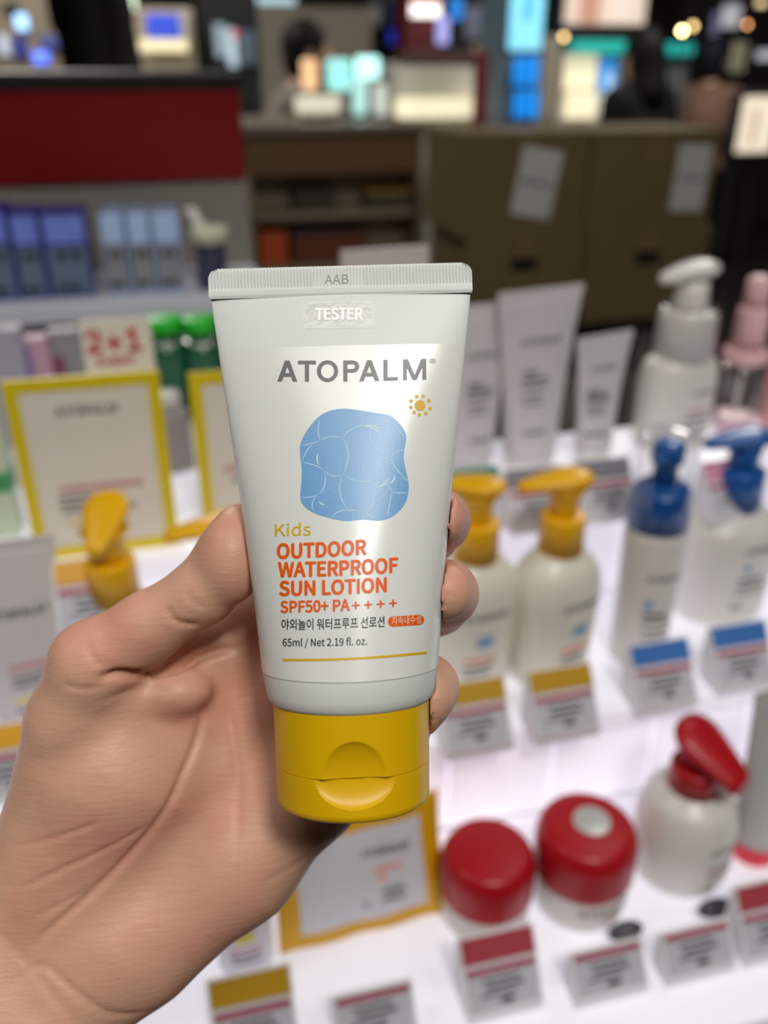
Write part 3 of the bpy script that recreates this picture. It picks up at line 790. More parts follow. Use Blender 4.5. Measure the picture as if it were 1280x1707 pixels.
standing_tube('lotion_tube', 'tallest white tube standing in the back row', .325, .722, ZC, .172, .050, .0905, m_tube2, m_bot, .2, lotion(.175))
standing_tube('lotion_tube', 'small white tube between the tallest tube and the white foam pump', .393, .722, ZC, .126, .036, .066, m_tube2, m_bot, .25, lotion(.131))
standing_tube('lotion_tube', 'white tube half behind the right edge of the held tube', .262, .722, ZC, .161, .046, .080, m_tube2, m_bot, .1, lotion(.161, .012))
standing_tube('lotion_tube', 'greyish white tube on a red cap at the right edge of the front row', .398, .402, ZA, .165, .038, .070, mat('tube_grey', (190, 188, 184), .4, vary=.02), mat('cap_coral', (226, 40, 60), .35, vary=.03), .1, [('T', BR, .004, .10, .005, m_tgrey), ('L', .002, .06, .014, .003, m_tgrey), ('L', .002, .05, .014, .003, m_tgrey), ('L', .002, .04, .014, .003, m_tgrey)], caph=.018)
kt = standing_tube('lotion_tube', 'white tube on a yellow cap at the left edge above the thumb knuckle', -.136, .575, ZB, .156, .052, .080, m_tubew, m_yel, .05, [('T', BR, .006, .098, .0062, m_tdark), ('L', .012, .060, .036, .0045, m_tpink), ('L', .012, .052, .034, .003, m_tgrey), ('L', .012, .046, .034, .003, m_tgrey), ('L', .012, .034, .034, .003, m_tyel), ('L', .012, .026, .034, .003, m_tgrey)])
bx = empty('carton', 'pale carton whose top shows above the held tube', 'box', (.184, .735, ZC), .08)
Hc = top_z(.182, .735, 414) - ZC
bbox('body', (-.039, -.004, 0), (.039, .004, Hc - .004), mat('carton_pale', (204, 194, 194), .5, vary=.02), bx, .001)
bbox('lid_flap', (-.039, -.004, Hc - .0036), (.039, .004, Hc), mat('carton_pale', (204, 194, 194), .5), bx, .001)

# white foam pump and pink pump
wf = bottle('foam_bottle', 'tall white bottle with white foam pump and clear overcap in the back row', .487, .738, ZC, [(0, .034), (.003, .038), (.07, .040), (.088, .037), (.096, .028), (.098, .026)], m_bot, flat=.72, e=2.4, rot=.1,
            spec=[('T', BR, .012, .060, .0046, m_tgrey), ('L', .008, .044, .026, .0035, m_tpink), ('L', .008, .036, .030, .004, m_tgrey), ('L', .008, .027, .032, .003, m_tgrey), ('L', .008, .018, .030, .0025, m_tgrey)])
lathe('collar', fillet([(.095, .0285), (.137, .0275), (.139, .0165)], .003), m_bot, wf)
lathe('stem', fillet([(.138, .0165), (.150, .0158), (.168, .0145)], .003), m_bot, wf)
pump_head(wf, .178, 3.3, m_bot, .027, .042, .018, .008, .006)
lathe('overcap', fillet([(.100, .0300), (.140, .0290), (.146, .024), (.148, .018)], .003), m_clear, wf, caps=False)
pk = bottle('mist_bottle', 'clear round bottle with pink pump beside the white foam pump', .570, .752, ZC, [(0, .020), (.002, .0235), (.070, .0235), (.078, .016), (.080, .014)], m_clear, e=2, body='body')
lathe('liquid', fillet([(.004, .0205), (.02, .0215), (.021, .0005)], .003), mat('mist_pink', (236, 198, 206), .3, vary=.02), pk)
lathe('neck_ring', fillet([(.076, .0165), (.079, .0235), (.090, .0225), (.092, .016)], .003), m_pink, pk)
lathe('dip_tube', [(.008, .0022), (.078, .0022)], m_bot, pk, n=12)
lathe('collar', fillet([(.091, .0165), (.132, .0155), (.134, .011)], .003), m_pink, pk)
lathe('pump_head', fillet([(.133, .0118), (.160, .0120), (.164, .008), (.1645, .001)], .003), m_pink, pk)
pk2 = bottle('mist_bottle', 'solid pink bottle at the right edge of the back row', .632, .78 - .03, ZC, [(0, .022), (.002, .026), (.085, .026), (.100, .018), (.103, .013)], mat('bottle_pink', (230, 176, 178), .35, vary=.03))
lathe('cap', fillet([(.102, .0145), (.140, .0140), (.143, .010), (.1432, .001)], .003), m_pink, pk2)

# small clear bottle and yellow-edged pouch low in the middle
cb = bottle('travel_bottle', 'small frosted bottle beside the wrist in the front row', .003, .405, ZA, [(0, .016), (.002, .019), (.05, .0195), (.060, .014), (.064, .009), (.066, .009)], mat('bottle_frost', (226, 222, 226), .35, vary=.02, alpha=.8), flat=.8, e=2.4,
            spec=[('L', 0, .040, .012, .010, m_tyel), ('L', 0, .028, .022, .003, m_tpink), ('L', 0, .022, .022, .003, m_tgrey), ('L', 0, .016, .020, .003, m_tgrey)])
lathe('cap', fillet([(.065, .0105), (.080, .0100), (.0803, .001)], .002), m_bot, cb)
po = empty('wipes_pouch', 'white pouch with wide yellow edges leaning below the held tube', 'pouch', (.088, .404, ZA), .05)
def pouch():
    nx, nz = 41, 31; w, h = .125, .094
    V = []
    for s in (-1, 1):
        for j in range(nz):
            for i in range(nx):
                a, b = i / (nx - 1), j / (nz - 1)
                t = max(0, math.sin(PI * a) * math.sin(PI * b)) ** .5 * .006
                V.append(((a - .5) * w * (1 - .03 * math.sin(PI * b)), s * t + .0012 * math.sin(17 * a + 5 * b) + .0004 * s, b * h * (1 - .03 * math.sin(PI * a) + .0)))
    Fc = []
    n = nx * nz
    for j in range(nz - 1):
        for i in range(nx - 1):
            a = j * nx + i; Fc.append((a, a + 1, a + nx + 1, a + nx)); a += n; Fc.append((a, a + nx, a + nx + 1, a + 1))
    for i in range(nx - 1):
        for a in (i, (nz - 1) * nx + i): Fc.append((a, a + 1, a + 1 + n, a + n))
    for j in range(nz - 1):
        for a in (j * nx, j * nx + nx - 1): Fc.append((a, a + nx, a + nx + n, a + n))
    V = np.array(V)
    lean = .35
    V = np.stack([V[:, 0], V[:, 1] * math.cos(lean) + V[:, 2] * math.sin(lean) , V[:, 2] * math.cos(lean) - V[:, 1] * math.sin(lean)], 1)
    return V, Fc, nx, nz
V, Fc, nx, nz = pouch()
inner = [q for q in Fc if all(p < nx * nz for p in q) and all(5 <= p % nx <= nx - 6 and 4 <= p // nx <= nz - 5 for p in q)]
sheet = V.copy(); sheet[:, 1] -= .0006
mesh('film', V, Fc, mat('pouch_yellow', (214, 160, 8), .35, .5, vary=.04), po, True)
used = sorted({p for q in inner for p in q}); remap = {p: i for i, p in enumerate(used)}
mesh('white_label', sheet[used], [[remap[p] for p in q] for q in inner], mat('pouch_label', (206, 206, 212), .4, vary=.02), po, True)
def pouch_fn(x, z, off=.0012): 
    b = np.asarray(z) / .083; return np.asarray(z) * math.tan(.35) - .0075 - .0 * b
print_on(po, pouch_fn, [('T', BR, .018, .058, .0052, m_tdark), ('L', .014, .048, .030, .003, m_tcoral), ('L', .008, .042, .018, .004, m_tcoral), ('L', .014, .032, .032, .003, m_tgrey), ('L', .014, .026, .030, .003, m_tgrey)])

# yellow-framed cards and a promotion card
def framed_card(label, x0, x1, y, tilt, top_px, spec):
    xc = (x0 + x1) / 2; w = x1 - x0
    h = (top_z(xc, y, top_px) - ZC)
    o = empty('info_card', label, 'card', (xc, y, ZC))
    b = .0095
    bbox('sheet', (-w / 2 + b * .6, -.001, b * .6), (w / 2 - b * .6, .001, h - b * .6), mat('card_white', (228, 222, 210), .45, vary=.02), o)
    v = []; 
    for yy in (-.0018, .0018):
        for q in (0, b):
            v += [(-w / 2 + q, yy, q), (w / 2 - q, yy, q), (w / 2 - q, yy, h - q), (-w / 2 + q, yy, h - q)]
    f = []
    for k in range(4):
        n = (k + 1) % 4
        f += [(k, n, 4 + n, 4 + k), (8 + n, 8 + k, 12 + k, 12 + n), (n, k, 8 + k, 8 + n), (4 + k, 4 + n, 12 + n, 12 + k)]
    fr = mesh('frame', v, f, mat('frame_yellow', (222, 200, 20), .4, vary=.03), o)
    print_on(o, plane_fn(-.001), spec(h))
    return o
card_spec = lambda h: [('T', BR, 0, h * .80, .0068, m_tgrey), ('L', .002, h * .40, .062, .0045, m_tpink), ('L', -.008, h * .35, .046, .003, m_tgrey), ('L', -.006, h * .31, .050, .003, m_tgrey), ('L', -.002, h * .27, .056, .003, m_tgrey), ('L', -.012, h * .20, .03, .003, m_tyel)]
framed_card('white card in a yellow frame at left, standing behind the yellow pump', -.122, -.012, .644, 0, 626, card_spec)
framed_card('white card in a yellow frame half hidden by the left edge of the held tube', .009, .110, .652, 0, 614, lambda h: [('L', 0, h * .42, .06, .0045, m_tpink), ('L', 0, h * .35, .05, .003, m_tgrey)])
pr_ = empty('promotion_card', 'white card with red 2+1 offer standing behind the yellow framed card', 'card', (-.041, .70, ZC))
hp_ = top_z(-.047, .70, 532) - ZC
bbox('sheet', (-.027, -.001, 0), (.026, .001, hp_), mat('card_white', (228, 222, 210), .45), pr_, 0)
m_pred = mat('print_red', (196, 34, 48), .45, vary=.02)
for tx, zz, hh in (('2+1', hp_ - .0255, .0168), ('EVENT', hp_ - .0365, .0066)):
    print_on(pr_, plane_fn(-.001), [('T', tx, -.003, zz, hh, m_pred)])
# ------------------------------------------------------------------ electronic shelf tags on white wedges
m_tag = mat('tag_white', (232, 230, 234), .4, vary=.01, emit=0)
m_scr = mat('tag_screen', (198, 197, 206), .5, vary=.03)
m_band = mat('tag_band', (170, 70, 92), .5, vary=.02)
m_oval = mat('oval_dark', (60, 58, 66), .4, vary=.03)
def slope_box(nm, x0, x1, a, b, t0, t1, lo, hi, m, parent):
    """thin plate lying on the slope from a to b (y, z); t along the slope in metres, lo/hi thickness"""
    a = np.array(a); b = np.array(b); d = (b - a) / np.linalg.norm(b - a); n = np.array([-d[1], d[0]])
    V = []
    for x in (x0, x1):
        for t, k in ((t0, lo), (t1, lo), (t1, hi), (t0, hi)):
            q = a + d * t + n * k; V.append((x, q[0], q[1]))
    Fc = [(0, 1, 2, 3), (7, 6, 5, 4), (0, 4, 5, 1), (1, 5, 6, 2), (2, 6, 7, 3), (3, 7, 4, 0)]
    return mesh(nm, V, Fc, m, parent)
def shelf_tag(label, px, py, z, strip=None, strip_name='', oval=False, rot=0.0):
    p = at_z(px, py, z + .019) - np.array((0, .008, 0))
    o = empty('price_tag', label, 'price tag', (p[0], p[1], z), rot, None)
    A, B, C_, D = (0, .008), (.016, .0315), (.0165, .0335), (.0265, .0475)
    prof = [(-.001, 0), (-.001, .008), A, B, C_, D, (.028, .0475), (.028, 0)] if strip else [(-.001, 0), (-.001, .008), A, B, (.018, .0315), (.018, 0)]
    n = len(prof); V = [(x, y, zz) for x in (-.026, .026) for y, zz in prof]
    Fc = [tuple(range(n - 1, -1, -1)), tuple(range(n, 2 * n))] + [(k, (k + 1) % n, n + (k + 1) % n, n + k) for k in range(n)]
    mesh('holder', V, [q[::-1] for q in Fc], m_tag, o)
    slope_box('screen', -.0235, .0235, A, B, .0015, .0275, .0003, .0014, m_scr, o)
    slope_box('red_band', -.0235, .0235, A, B, .0235, .0275, .0014, .0018, m_band, o)
    for (x0, x1, t0, t1) in ((-.014, .012, .0185, .0205), (-.012, .014, .0135, .016), (-.016, .008, .0095, .0112), (-.003, .006, .004, .0075)):
        slope_box('screen_line', x0, x1, A, B, t0, t1, .0014, .0017, m_tdark, o)
    if strip: tag(slope_box('name_strip', -.0245, .0245, C_, D, .0005, .0165, .0003, .0012, strip, o), strip_name)
    return o
def oval_sign(label, px, py, z):
    p = at_z(px, py, z + .004)
    o = empty('oval_sign', label, 'sign', (p[0], p[1], z))
    a = np.arange(28) * 2 * PI / 28
    def plate(t0, t1, k, m, nm):
        R = []
        for t in (t0, t1):
            y = np.sin(a) * .0062 * k; zz = t + .0004 * 0
            R.append(np.stack([np.cos(a) * .0135 * k, y * math.cos(.7) - 0, .0062 + y * math.sin(.7) + t], 1))
        v, f = loft(R); return mesh(nm, v, f, m, o)
    plate(0, .0012, 1, m_oval, 'plate')
    bbox('mark', (-.006, -.0003, .0070), (.006, .0003, .0075), mat('oval_mark', (196, 192, 198), .5, vary=.02), o)
    bbox('foot', (-.004, -.001, 0), (.004, .003, .0068), m_oval, o)
    return o
m_sy = mat('strip_yellow', (196, 150, 24), .45, vary=.03); m_sb = mat('strip_blue', (62, 116, 190), .45, vary=.03); m_sg = mat('strip_green', (36, 130, 112), .45, vary=.03)
m_sgr = mat('strip_grey', (126, 122, 132), .45, vary=.03); m_sr = mat('strip_red', (176, 66, 78), .45, vary=.03); m_spk = mat('strip_pink', (226, 150, 176), .45, vary=.03); m_sor = mat('strip_orange', (236, 172, 30), .45, vary=.03)
for px, py, st, nm, lb in ((838, 1643, m_sr, 'red strip', 'price tag with red strip below the plain red lidded jar'), (1015, 1617, None, '', 'price tag below the jar with the silver disc'),
                           (1163, 1583, None, '', 'price tag below the red pump bottle'), (1292, 1552, m_sr, 'red strip', 'price tag with red strip cut by the right edge'),
                           (625, 1690, None, '', 'price tag below the yellow edged pouch'), (425, 1716, m_sy, 'yellow strip', 'price tag with mustard strip below the small frosted bottle')):
    shelf_tag(lb, px, py, ZA, st, nm)
for px, py, st, nm, lb in ((795, 1212, m_sy, 'yellow strip', 'price tag with mustard strip below the fingertips'), (942, 1188, m_sy, 'yellow strip', 'price tag with mustard strip below the full yellow pump bottle'),
                           (1108, 1142, m_sb, 'blue strip', 'price tag with blue strip below the slim foam bottle'), (1240, 1110, m_sb, 'blue strip', 'price tag with blue strip below the broad blue pump bottle'),
                           (20, 1290, m_sor, 'orange strip', 'price tag with orange strip below the left edge tube')):
    shelf_tag(lb, px, py, ZB, st, nm)
for px, py, st, nm, lb in ((792, 846, m_sg, 'green strip', 'price tag with green strip behind the index fingertip'), (896, 846, m_sgr, 'grey strip', 'price tag with grey strip below the tallest tube'),
                           (1012, 830, m_sgr, 'grey strip', 'price tag with grey strip below the small tube'), (1225, 832, m_spk, 'pink strip', 'price tag with pink strip behind the broad blue pump'),
                           (160, 1012, m_sor, 'yellow strip', 'price tag with yellow strip left of the yellow pump spout')):
    shelf_tag(lb, px, py, ZC, st, nm)
oval_sign('dark oval sign in front of the jar with the silver disc', 1042, 1556, ZA)
oval_sign('dark oval sign in front of the red pump bottle', 1190, 1518, ZA)

# products behind the framed cards
gb = mat('glass_green', (20, 90, 60), .12, .6, vary=.05)
for px, lb, gcap in ((285, 'dark green bottle with bright green cap behind the yellow framed cards', (20, 190, 40)), (342, 'second green capped bottle, next to the held tube', (20, 180, 40))):
    q = at_y(px, 640, .93)
    r = empty('tonic_bottle', lb, 'bottle', (q[0], .93, ZC))
    ht = top_z(q[0], .93, 527) - ZC
    lathe('body', fillet([(0, .016), (.001, .019), (ht - .034, .019), (ht - .026, .013), (ht - .014, .0125)], .004), gb, r)
    lathe('cap', fillet([(ht - .016, .0185), (ht - .001, .0182), (ht, .012), (ht + .0002, .001)], .002), mat('cap_green', gcap, .35, vary=.03), r)
    lathe('glint_ring', fillet([(ht - .031, .0155), (ht - .028, .0185), (ht - .0245, .0185), (ht - .0235, .014)], .001), mat('glint_silver', (200, 215, 205), .15, .5, metal=1, vary=.03), r)  # ring added to give the glass its bright glints
q = at_y(297, 760, .80)
r = empty('squat_bottle', 'squat grey bottle between the two yellow framed cards', 'bottle', (q[0] - .004, .80, ZC)); ht = top_z(q[0], .80, 652) - ZC
lathe('body', fillet([(0, .016), (.001, .0185), (ht * .74, .0185), (ht * .82, .011)], .004), mat('bottle_grey', (136, 130, 128), .4, vary=.05), r)
lathe('cap', fillet([(ht * .8, .012), (ht - .001, .0118), (ht, .004)], .002), mat('cap_white', (200, 196, 190), .4), r)
for i, (px, w, top, col, lb) in enumerate(((18, .018, 545, (160, 156, 170), 'pale grey carton at the left edge under the gondola shelf'), (38, .012, 575, (126, 104, 170), 'small violet carton at the left edge'),
                                           (66, .014, 560, (190, 150, 170), 'pinkish carton beside the violet one'), (88, .014, 590, (130, 70, 96), 'plum coloured carton left of the 2+1 card'), (118, .016, 548, (140, 134, 140), 'grey carton directly left of the 2+1 card'))):
    q = at_y(px, 620, .90 + .004 * i); ht = top_z(q[0], .9 + .004 * i, top) - ZC
    r = empty('carton', lb, 'box', (q[0], .90 + .004 * i, ZC), .05 * (i - 2))
    bbox('body', (-w, -.012, 0), (w, .012, ht * .9), mat(f'carton_tone_{i}', col, .45, vary=.08), r, .001)
    bbox('lid_flap', (-w + .0006, -.0114, ht * .9), (w - .0006, .0114, ht), mat(f'carton_tone_{i}', col), r, .001)
q = at_y(3, 760, .70); ht = top_z(q[0], .7, 620) - ZC
r = empty('carton', 'pale green carton cut by the left edge beside the framed card', 'box', (q[0] - .012, .70, ZC))
bbox('body', (-.016, -.012, 0), (.016, .012, ht * .93), mat('carton_mint', (190, 206, 180), .45, vary=.03), r, .001)
bbox('green_band', (-.0162, -.0122, ht * .3), (.0162, .0122, ht * .42), mat('band_green', (60, 150, 90), .45, vary=.03), r)
bbox('lid_flap', (-.0154, -.0114, ht * .93), (.0154, .0114, ht), mat('carton_mint', (190, 206, 180)), r, .001)
# ------------------------------------------------------------------ gondola at left: lit shelf with blue cartons, grey back, red header, black top
m_gr = mat('gondola_grey', (132, 126, 118), .5, vary=.03)
m_redp = mat('header_red', (116, 2, 10), .35, .4, vary=.05)
m_black = mat('black_top', (20, 20, 22), .35, .5, vary=.05)
g = empty('gondola', 'shelf unit with dark red header and black top at left', 'shelf', (-.5, 1.42, 0))
def gp(nm, lo, hi, m, bv=.003): return bbox(nm, np.array(lo) - (-.5, 1.42, 0), np.array(hi) - (-.5, 1.42, 0), m, g, bv)
ZS = 1.213
gp('back_panel', (-1.6, 1.44, .1), (.142, 1.47, 1.345), m_gr)
gp('header', (-1.6, 1.432, 1.341), (.138, 1.80, 1.468), m_redp)
gp('countertop', (-1.63, 1.425, 1.468), (.146, 1.82, 1.489), m_black)
tag(gp('shelf_board', (-1.6, 1.23, ZS - .026), (.142, 1.44, ZS), mat('shelf_lit', (206, 208, 218), .4, vary=.02)), 'lit white shelf')
gp('carcass', (-1.6, 1.26, 0), (.142, 1.80, ZS - .026), mat('gondola_dark', (70, 68, 70), .6, vary=.04))
m_cb = mat('carton_navy', (38, 48, 150), .3, .5, vary=.1, vscale=20); m_cl = mat('carton_sky', (150, 175, 220), .3, .5, vary=.06, vscale=20)
m_cg = mat('carton_steel', (98, 116, 140), .4, vary=.06); m_cg2 = mat('carton_grey', (140, 140, 146), .4, vary=.05)
m_head = mat('carton_header_glint', (120, 138, 236), .25, .6, vary=.35, vscale=60)  # navy headers paled: glints of light on them put into the colour
for i, (a, b, top, lt) in enumerate(((-40, 22, 352, 0), (24, 74, 357, 0), (76, 150, 357, 0), (172, 214, 357, 1), (216, 256, 357, 1), (258, 305, 357, 1))):
    y = 1.27
    A, B = at_y(a, 430, y)[0], at_y(b, 430, y)[0]; ht = top_z((A + B) / 2, y, top) - ZS
    lb = ['navy headed carton cut by the left edge on the lit shelf', 'narrow navy headed carton second on the lit shelf', 'wide navy headed carton third on the lit shelf', 'pale blue headed carton fourth on the lit shelf', 'pale blue headed carton fifth on the lit shelf', 'pale blue headed carton last in the row, beside the white bottle'][i]
    r = empty('carton', lb, 'box', ((A + B) / 2, y, ZS), 0, 'blue cartons on the lit shelf'); w = (B - A) / 2 - .001
    bbox('body', (-w, 0, 0), (w, .09, ht), m_cl if lt else m_cb, r, .002)
    bbox('face_panel', (-w + .002, -.0012, .006), (w - .002, 0, ht * .62), m_cg2 if lt else m_cg, r)
    bbox('header_print', (-w + .002, -.0012, ht * .66), (w - .002, 0, ht * .97), mat('carton_header_sky', (176, 204, 250), .25, .6, vary=.15, vscale=60) if lt else m_head, r)
    for k in range(2): bbox('ink_spot', (-w * .5 + k * w * .7, -.002, ht * .46), (-w * .1 + k * w * .7, -.001, ht * .56), m_black, r)
    bbox('base_print', (-w * .7, -.002, ht * .10), (w * .5, -.001, ht * .16), mat('print_black', (38, 40, 44)), r)
q = at_y(352, 430, 1.28); ht = top_z(q[0], 1.28, 345) - ZS
r = empty('spray_bottle', 'white spray bottle with slanted nozzle at the end of the lit shelf', 'bottle', (q[0], 1.28, ZS))
lathe('body', fillet([(0, .018), (.001, .021), (ht * .55, .021), (ht * .6, .014)], .004), mat('spray_navy', (58, 62, 88), .4, vary=.05), r)
lathe('collar', fillet([(ht * .58, .0262), (ht * .76, .0255), (ht * .77, .01)], .003), mat('spray_cream', (222, 220, 196), .4, vary=.02), r)
rs = [ring(0, .0075, .006, 2, 20, -.008 - .016 * t, 0) + np.array((0, 0, ht * (.72 + .28 * t))) for t in np.linspace(0, 1, 8)]
v, f = loft(rs); mesh('nozzle', v, f, mat('spray_white', (236, 234, 226), .4, vary=.02), r, True)

# ------------------------------------------------------------------ cardboard cartons at right
m_card = mat('cardboard', (106, 90, 62), .75, .2, vary=.08, vscale=8); m_tape = mat('packing_tape', (118, 96, 70), .3, .5, vary=.05); m_paper = mat('packing_paper', (190, 188, 186), .6, vary=.02)
YB = 2.1
def zpx(x, py, Y): return at_y(x, py, Y)[2]
bx0, bx1, bx2 = at_y(764, 300, YB)[0], at_y(980, 300, YB)[0], at_y(1190, 300, YB)[0]
zt, zm = zpx(850, 222, YB), zpx(850, 392, YB)
lev = [0, zm - 2 * (zt - zm), zm - (zt - zm), zm, zt]
lev = [0, max(.35, 2 * (zm) - zt), zm, zt]
def shipping_box(label, x0, x1, z0, z1, paper):
    o = empty('shipping_box', label, 'box', ((x0 + x1) / 2, YB, z0), 0, 'cardboard boxes stacked behind the stand')
    w = (x1 - x0) / 2 - .003; h = z1 - z0 - .002
    for nm, lo, hi in (('front_panel', (-w, 0, 0), (w, .004, h)), ('rear_panel', (-w, .276, 0), (w, .28, h)), ('side_panel', (-w, .004, 0), (-w + .004, .276, h)), ('side_panel', (w - .004, .004, 0), (w, .276, h)), ('bottom_panel', (-w + .004, .004, 0), (w - .004, .276, .004))):
        bbox(nm, lo, hi, m_card, o)
    bbox('top_flap', (-w, .0, h), (w, .1385, h + .004 - .002), m_card, o); bbox('top_flap', (-w, .1415, h), (w, .28, h + .002), m_card, o)
    bbox('tape', (-w, .115, h + .002), (w, .165, h + .0024), m_tape, o); bbox('tape', (-w * .12, -.0006, h * .7), (w * .12, 0, h), m_tape, o)
    if paper:
        px0, px1, r = paper
        bbox('shipping_label', (px0, -.0012, h * .18), (px1, -.0002, h * .86), m_paper, o, 0, rot=Matrix.Rotation(r, 4, 'Y'))
        bbox('label_print', (px0 + .01, -.0018, h * .5), (px1 - .01, -.0012, h * .54), m_tgrey, o, 0, rot=Matrix.Rotation(r, 4, 'Y'))
    else:
        bbox('handle_hole', (-.035, -.0008, h * .62), (.035, .0002, h * .76), m_black, o)
    return o
shipping_box('cardboard box with a slanted paper label, upper left of the stack', bx0, bx1, lev[2], lev[3], (-.02, .085, .16))
shipping_box('cardboard box with a paper label near its right end, upper right of the stack', bx1, bx2, lev[2], lev[3], (.062, .155, .04))
shipping_box('plain cardboard box second from the top, left of the stack', bx0 + .02, bx1 + .01, lev[1], lev[2], None)
shipping_box('plain cardboard box second from the top, right of the stack', bx1 + .012, bx2 + .02, lev[1], lev[2], None)
dl = empty('low_platform', 'low dark platform carrying the cardboard boxes', 'platform', ((bx0 + bx2) / 2, YB + .19, 0))
W_ = (bx2 - bx0) / 2 + .04
bbox('deck', (-W_, -.22, lev[1] - .03), (W_, .22, lev[1]), m_black, dl, .004)
for sx in (-1, 1):
    for sy in (-1, 1): bbox('leg', (sx * (W_ - .03) - .02, sy * .19 - .02, 0), (sx * (W_ - .03) + .02, sy * .19 + .02, lev[1] - .03), m_black, dl, .003)

# ------------------------------------------------------------------ brown counter in the middle distance
YC = 2.75
cx0, cx1 = at_y(408, 250, YC)[0], at_y(703, 250, YC)[0]
ct = zpx(560, 208, YC); cf = zpx(560, 290, YC)
cn = empty('counter', 'brown service counter behind the held tube', 'counter', ((cx0 + cx1) / 2, YC, 0))
w = (cx1 - cx0) / 2
m_brn = mat('counter_brown', (110, 80, 48), .5, vary=.08, vscale=4); m_beige = mat('counter_beige', (150, 134, 110), .5, vary=.05, vscale=4)
bbox('top', (-w - .02, -.02, ct - .025), (w + .02, .55, ct), mat('counter_stone', (120, 108, 92), .3, vary=.1, vscale=6), cn, .004)
bbox('fascia', (-w, 0, cf), (w, .53, ct - .025), m_brn, cn, .003)
bbox('back_panel', (-w, .14, .12), (w, .16, cf), m_beige, cn)
bbox('shelf_board', (-w, .0, zpx(560, 352, YC) - .02), (w, .14, zpx(560, 352, YC)), m_beige, cn)
zl = zpx(560, 440, YC); bbox('shelf_board', (-w, .0, zl - .02), (w, .14, zl), m_beige, cn)
bbox('plinth', (-w, .02, 0), (w, .53, zl - .02), mat('counter_dark', (60, 44, 34), .6, vary=.05), cn)
for s in (-1, 1): bbox('side_panel', (s * w - .012, 0, 0), (s * w + .012, .53, cf), m_beige, cn)
def block(nm, lb, cat, px0, px1, top, y, zb, d, m, m2=None, grp=None):
    A, B = at_y(px0, top, y)[0], at_y(px1, top, y)[0]; ht = top_z((A + B) / 2, y, top) - zb
    r = empty(nm, lb, cat, ((A + B) / 2, y, zb), 0, grp); w_ = (B - A) / 2
    bbox('body', (-w_, 0, 0), (w_, d, ht * .86), m, r, .004)
    bbox('lid', (-w_ - .002, -.002, ht * .86), (w_ + .002, d + .002, ht), m2 or m, r, .004)
    return r
m_orb = mat('bin_orange', (205, 84, 30), .5, vary=.05); m_rust = mat('bin_rust', (110, 56, 32), .5, vary=.1)
block('storage_bin', 'orange bin on the lower shelf of the brown counter', 'box', 432, 478, 388, YC + .02, zl, .11, m_orb)
block('storage_bin', 'rust coloured bin beside the orange bin', 'box', 486, 612, 384, YC + .025, zl, .11, m_rust, mat('bin_dark', (58, 40, 32), .5, vary=.05))
block('basket', 'dark basket on the upper shelf of the brown counter', 'box', 488, 560, 318, YC + .03, zpx(560, 352, YC), .1, mat('basket_dark', (62, 56, 44), .6, vary=.2, vscale=30))
block('tray', 'shallow yellow tray at the right end of the brown counter', 'tray', 612, 690, 318, YC + .02, zpx(560, 352, YC), .1, mat('tray_dark', (74, 66, 52), .6, vary=.05), mat('tray_yellow', (180, 140, 50), .5, vary=.05))

# ------------------------------------------------------------------ lit fixtures across the hall
def fixture(nm, lb, cat, px0, py0, px1, py1, Y, d, panel, frame, group=None, floor=True, parts=None, inset=.06):
    """a floor-standing cabinet whose lit face fills the given photo rectangle"""
    A, B = at_y(px0, py0, Y)[0], at_y(px1, py0, Y)[0]
    zt_ = zpx((px0 + px1) / 2, py0, Y); zb_ = zpx((px0 + px1) / 2, py1, Y)
    r = empty(nm, lb, cat, ((A + B) / 2, Y, 0), 0, group); w_ = (B - A) / 2; b = w_ * inset
    if floor: bbox('cabinet', (-w_ - b, .012, 0), (w_ + b, d, zt_ + b), frame, r, .004)
    if panel: bbox('lit_panel', (-w_, 0, zb_), (w_, .012, zt_), panel, r, .002)
    if floor: 
        bbox('kick_plate', (-w_ - b * .6, .004, 0), (w_ + b * .6, .012, .09), m_black, r)
    for p in parts or ():
        q0, q1, r0, r1, m = p[:5]
        a0, a1 = at_y(q0, r0, Y)[0] - (A + B) / 2, at_y(q1, r0, Y)[0] - (A + B) / 2
        bbox(p[5] if len(p) > 5 else 'panel', (a0, -.01 - (p[6] if len(p) > 6 else 0), zpx((q0 + q1) / 2, r1, Y)), (a1, .0, zpx((q0 + q1) / 2, r0, Y)), m, r, .003)
    return r
dk = mat('fixture_dark', (40, 38, 38), .5, vary=.05); cr = mat('fixture_cream', (190, 176, 150), .5, vary=.04); gy = mat('fixture_grey', (104, 106, 110), .5, vary=.04)
tq = mat('canopy_teal', (20, 150, 140), .4, vary=.04); wh = mat('fixture_white', (210, 204, 196), .5, vary=.03)
fixture('till_cabinet', 'beige cabinet with a blue screen in the upper left distance', 'cabinet', 232, 16, 318, 130, 4.6, .5, None, cr, parts=[(242, 298, 24, 64, glow('screen_blue', (52, 74, 190), .9), 'screen'), (232, 312, 66, 86, glow('ledge_cream', (232, 218, 178), .9), 'lit_ledge'), (298, 312, 14, 66, wh, 'bezel')])
fixture('wall_display', 'beige display case with small blue packs in the upper left corner', 'display', -30, -20, 112, 128, 5.2, .4, None, mat('case_tan', (128, 116, 100), .5, vary=.05), parts=[(24, 44, 24, 50, glow('dot_sky', (150, 200, 250), 1.6), 'lamp'), (20, 42, 62, 96, glow('pack_blue', (30, 40, 120), .5), 'blue_pack'), (54, 80, 86, 106, glow('dot_blue', (90, 120, 240), 1.6), 'lamp'), (66, 104, 60, 82, glow('pack_slate', (60, 70, 130), .5), 'blue_pack'), (-4, 12, 58, 92, glow('pack_pale', (170, 180, 200), .7), 'pale_pack'), (4, 30, 4, 18, m_black, 'vent')])
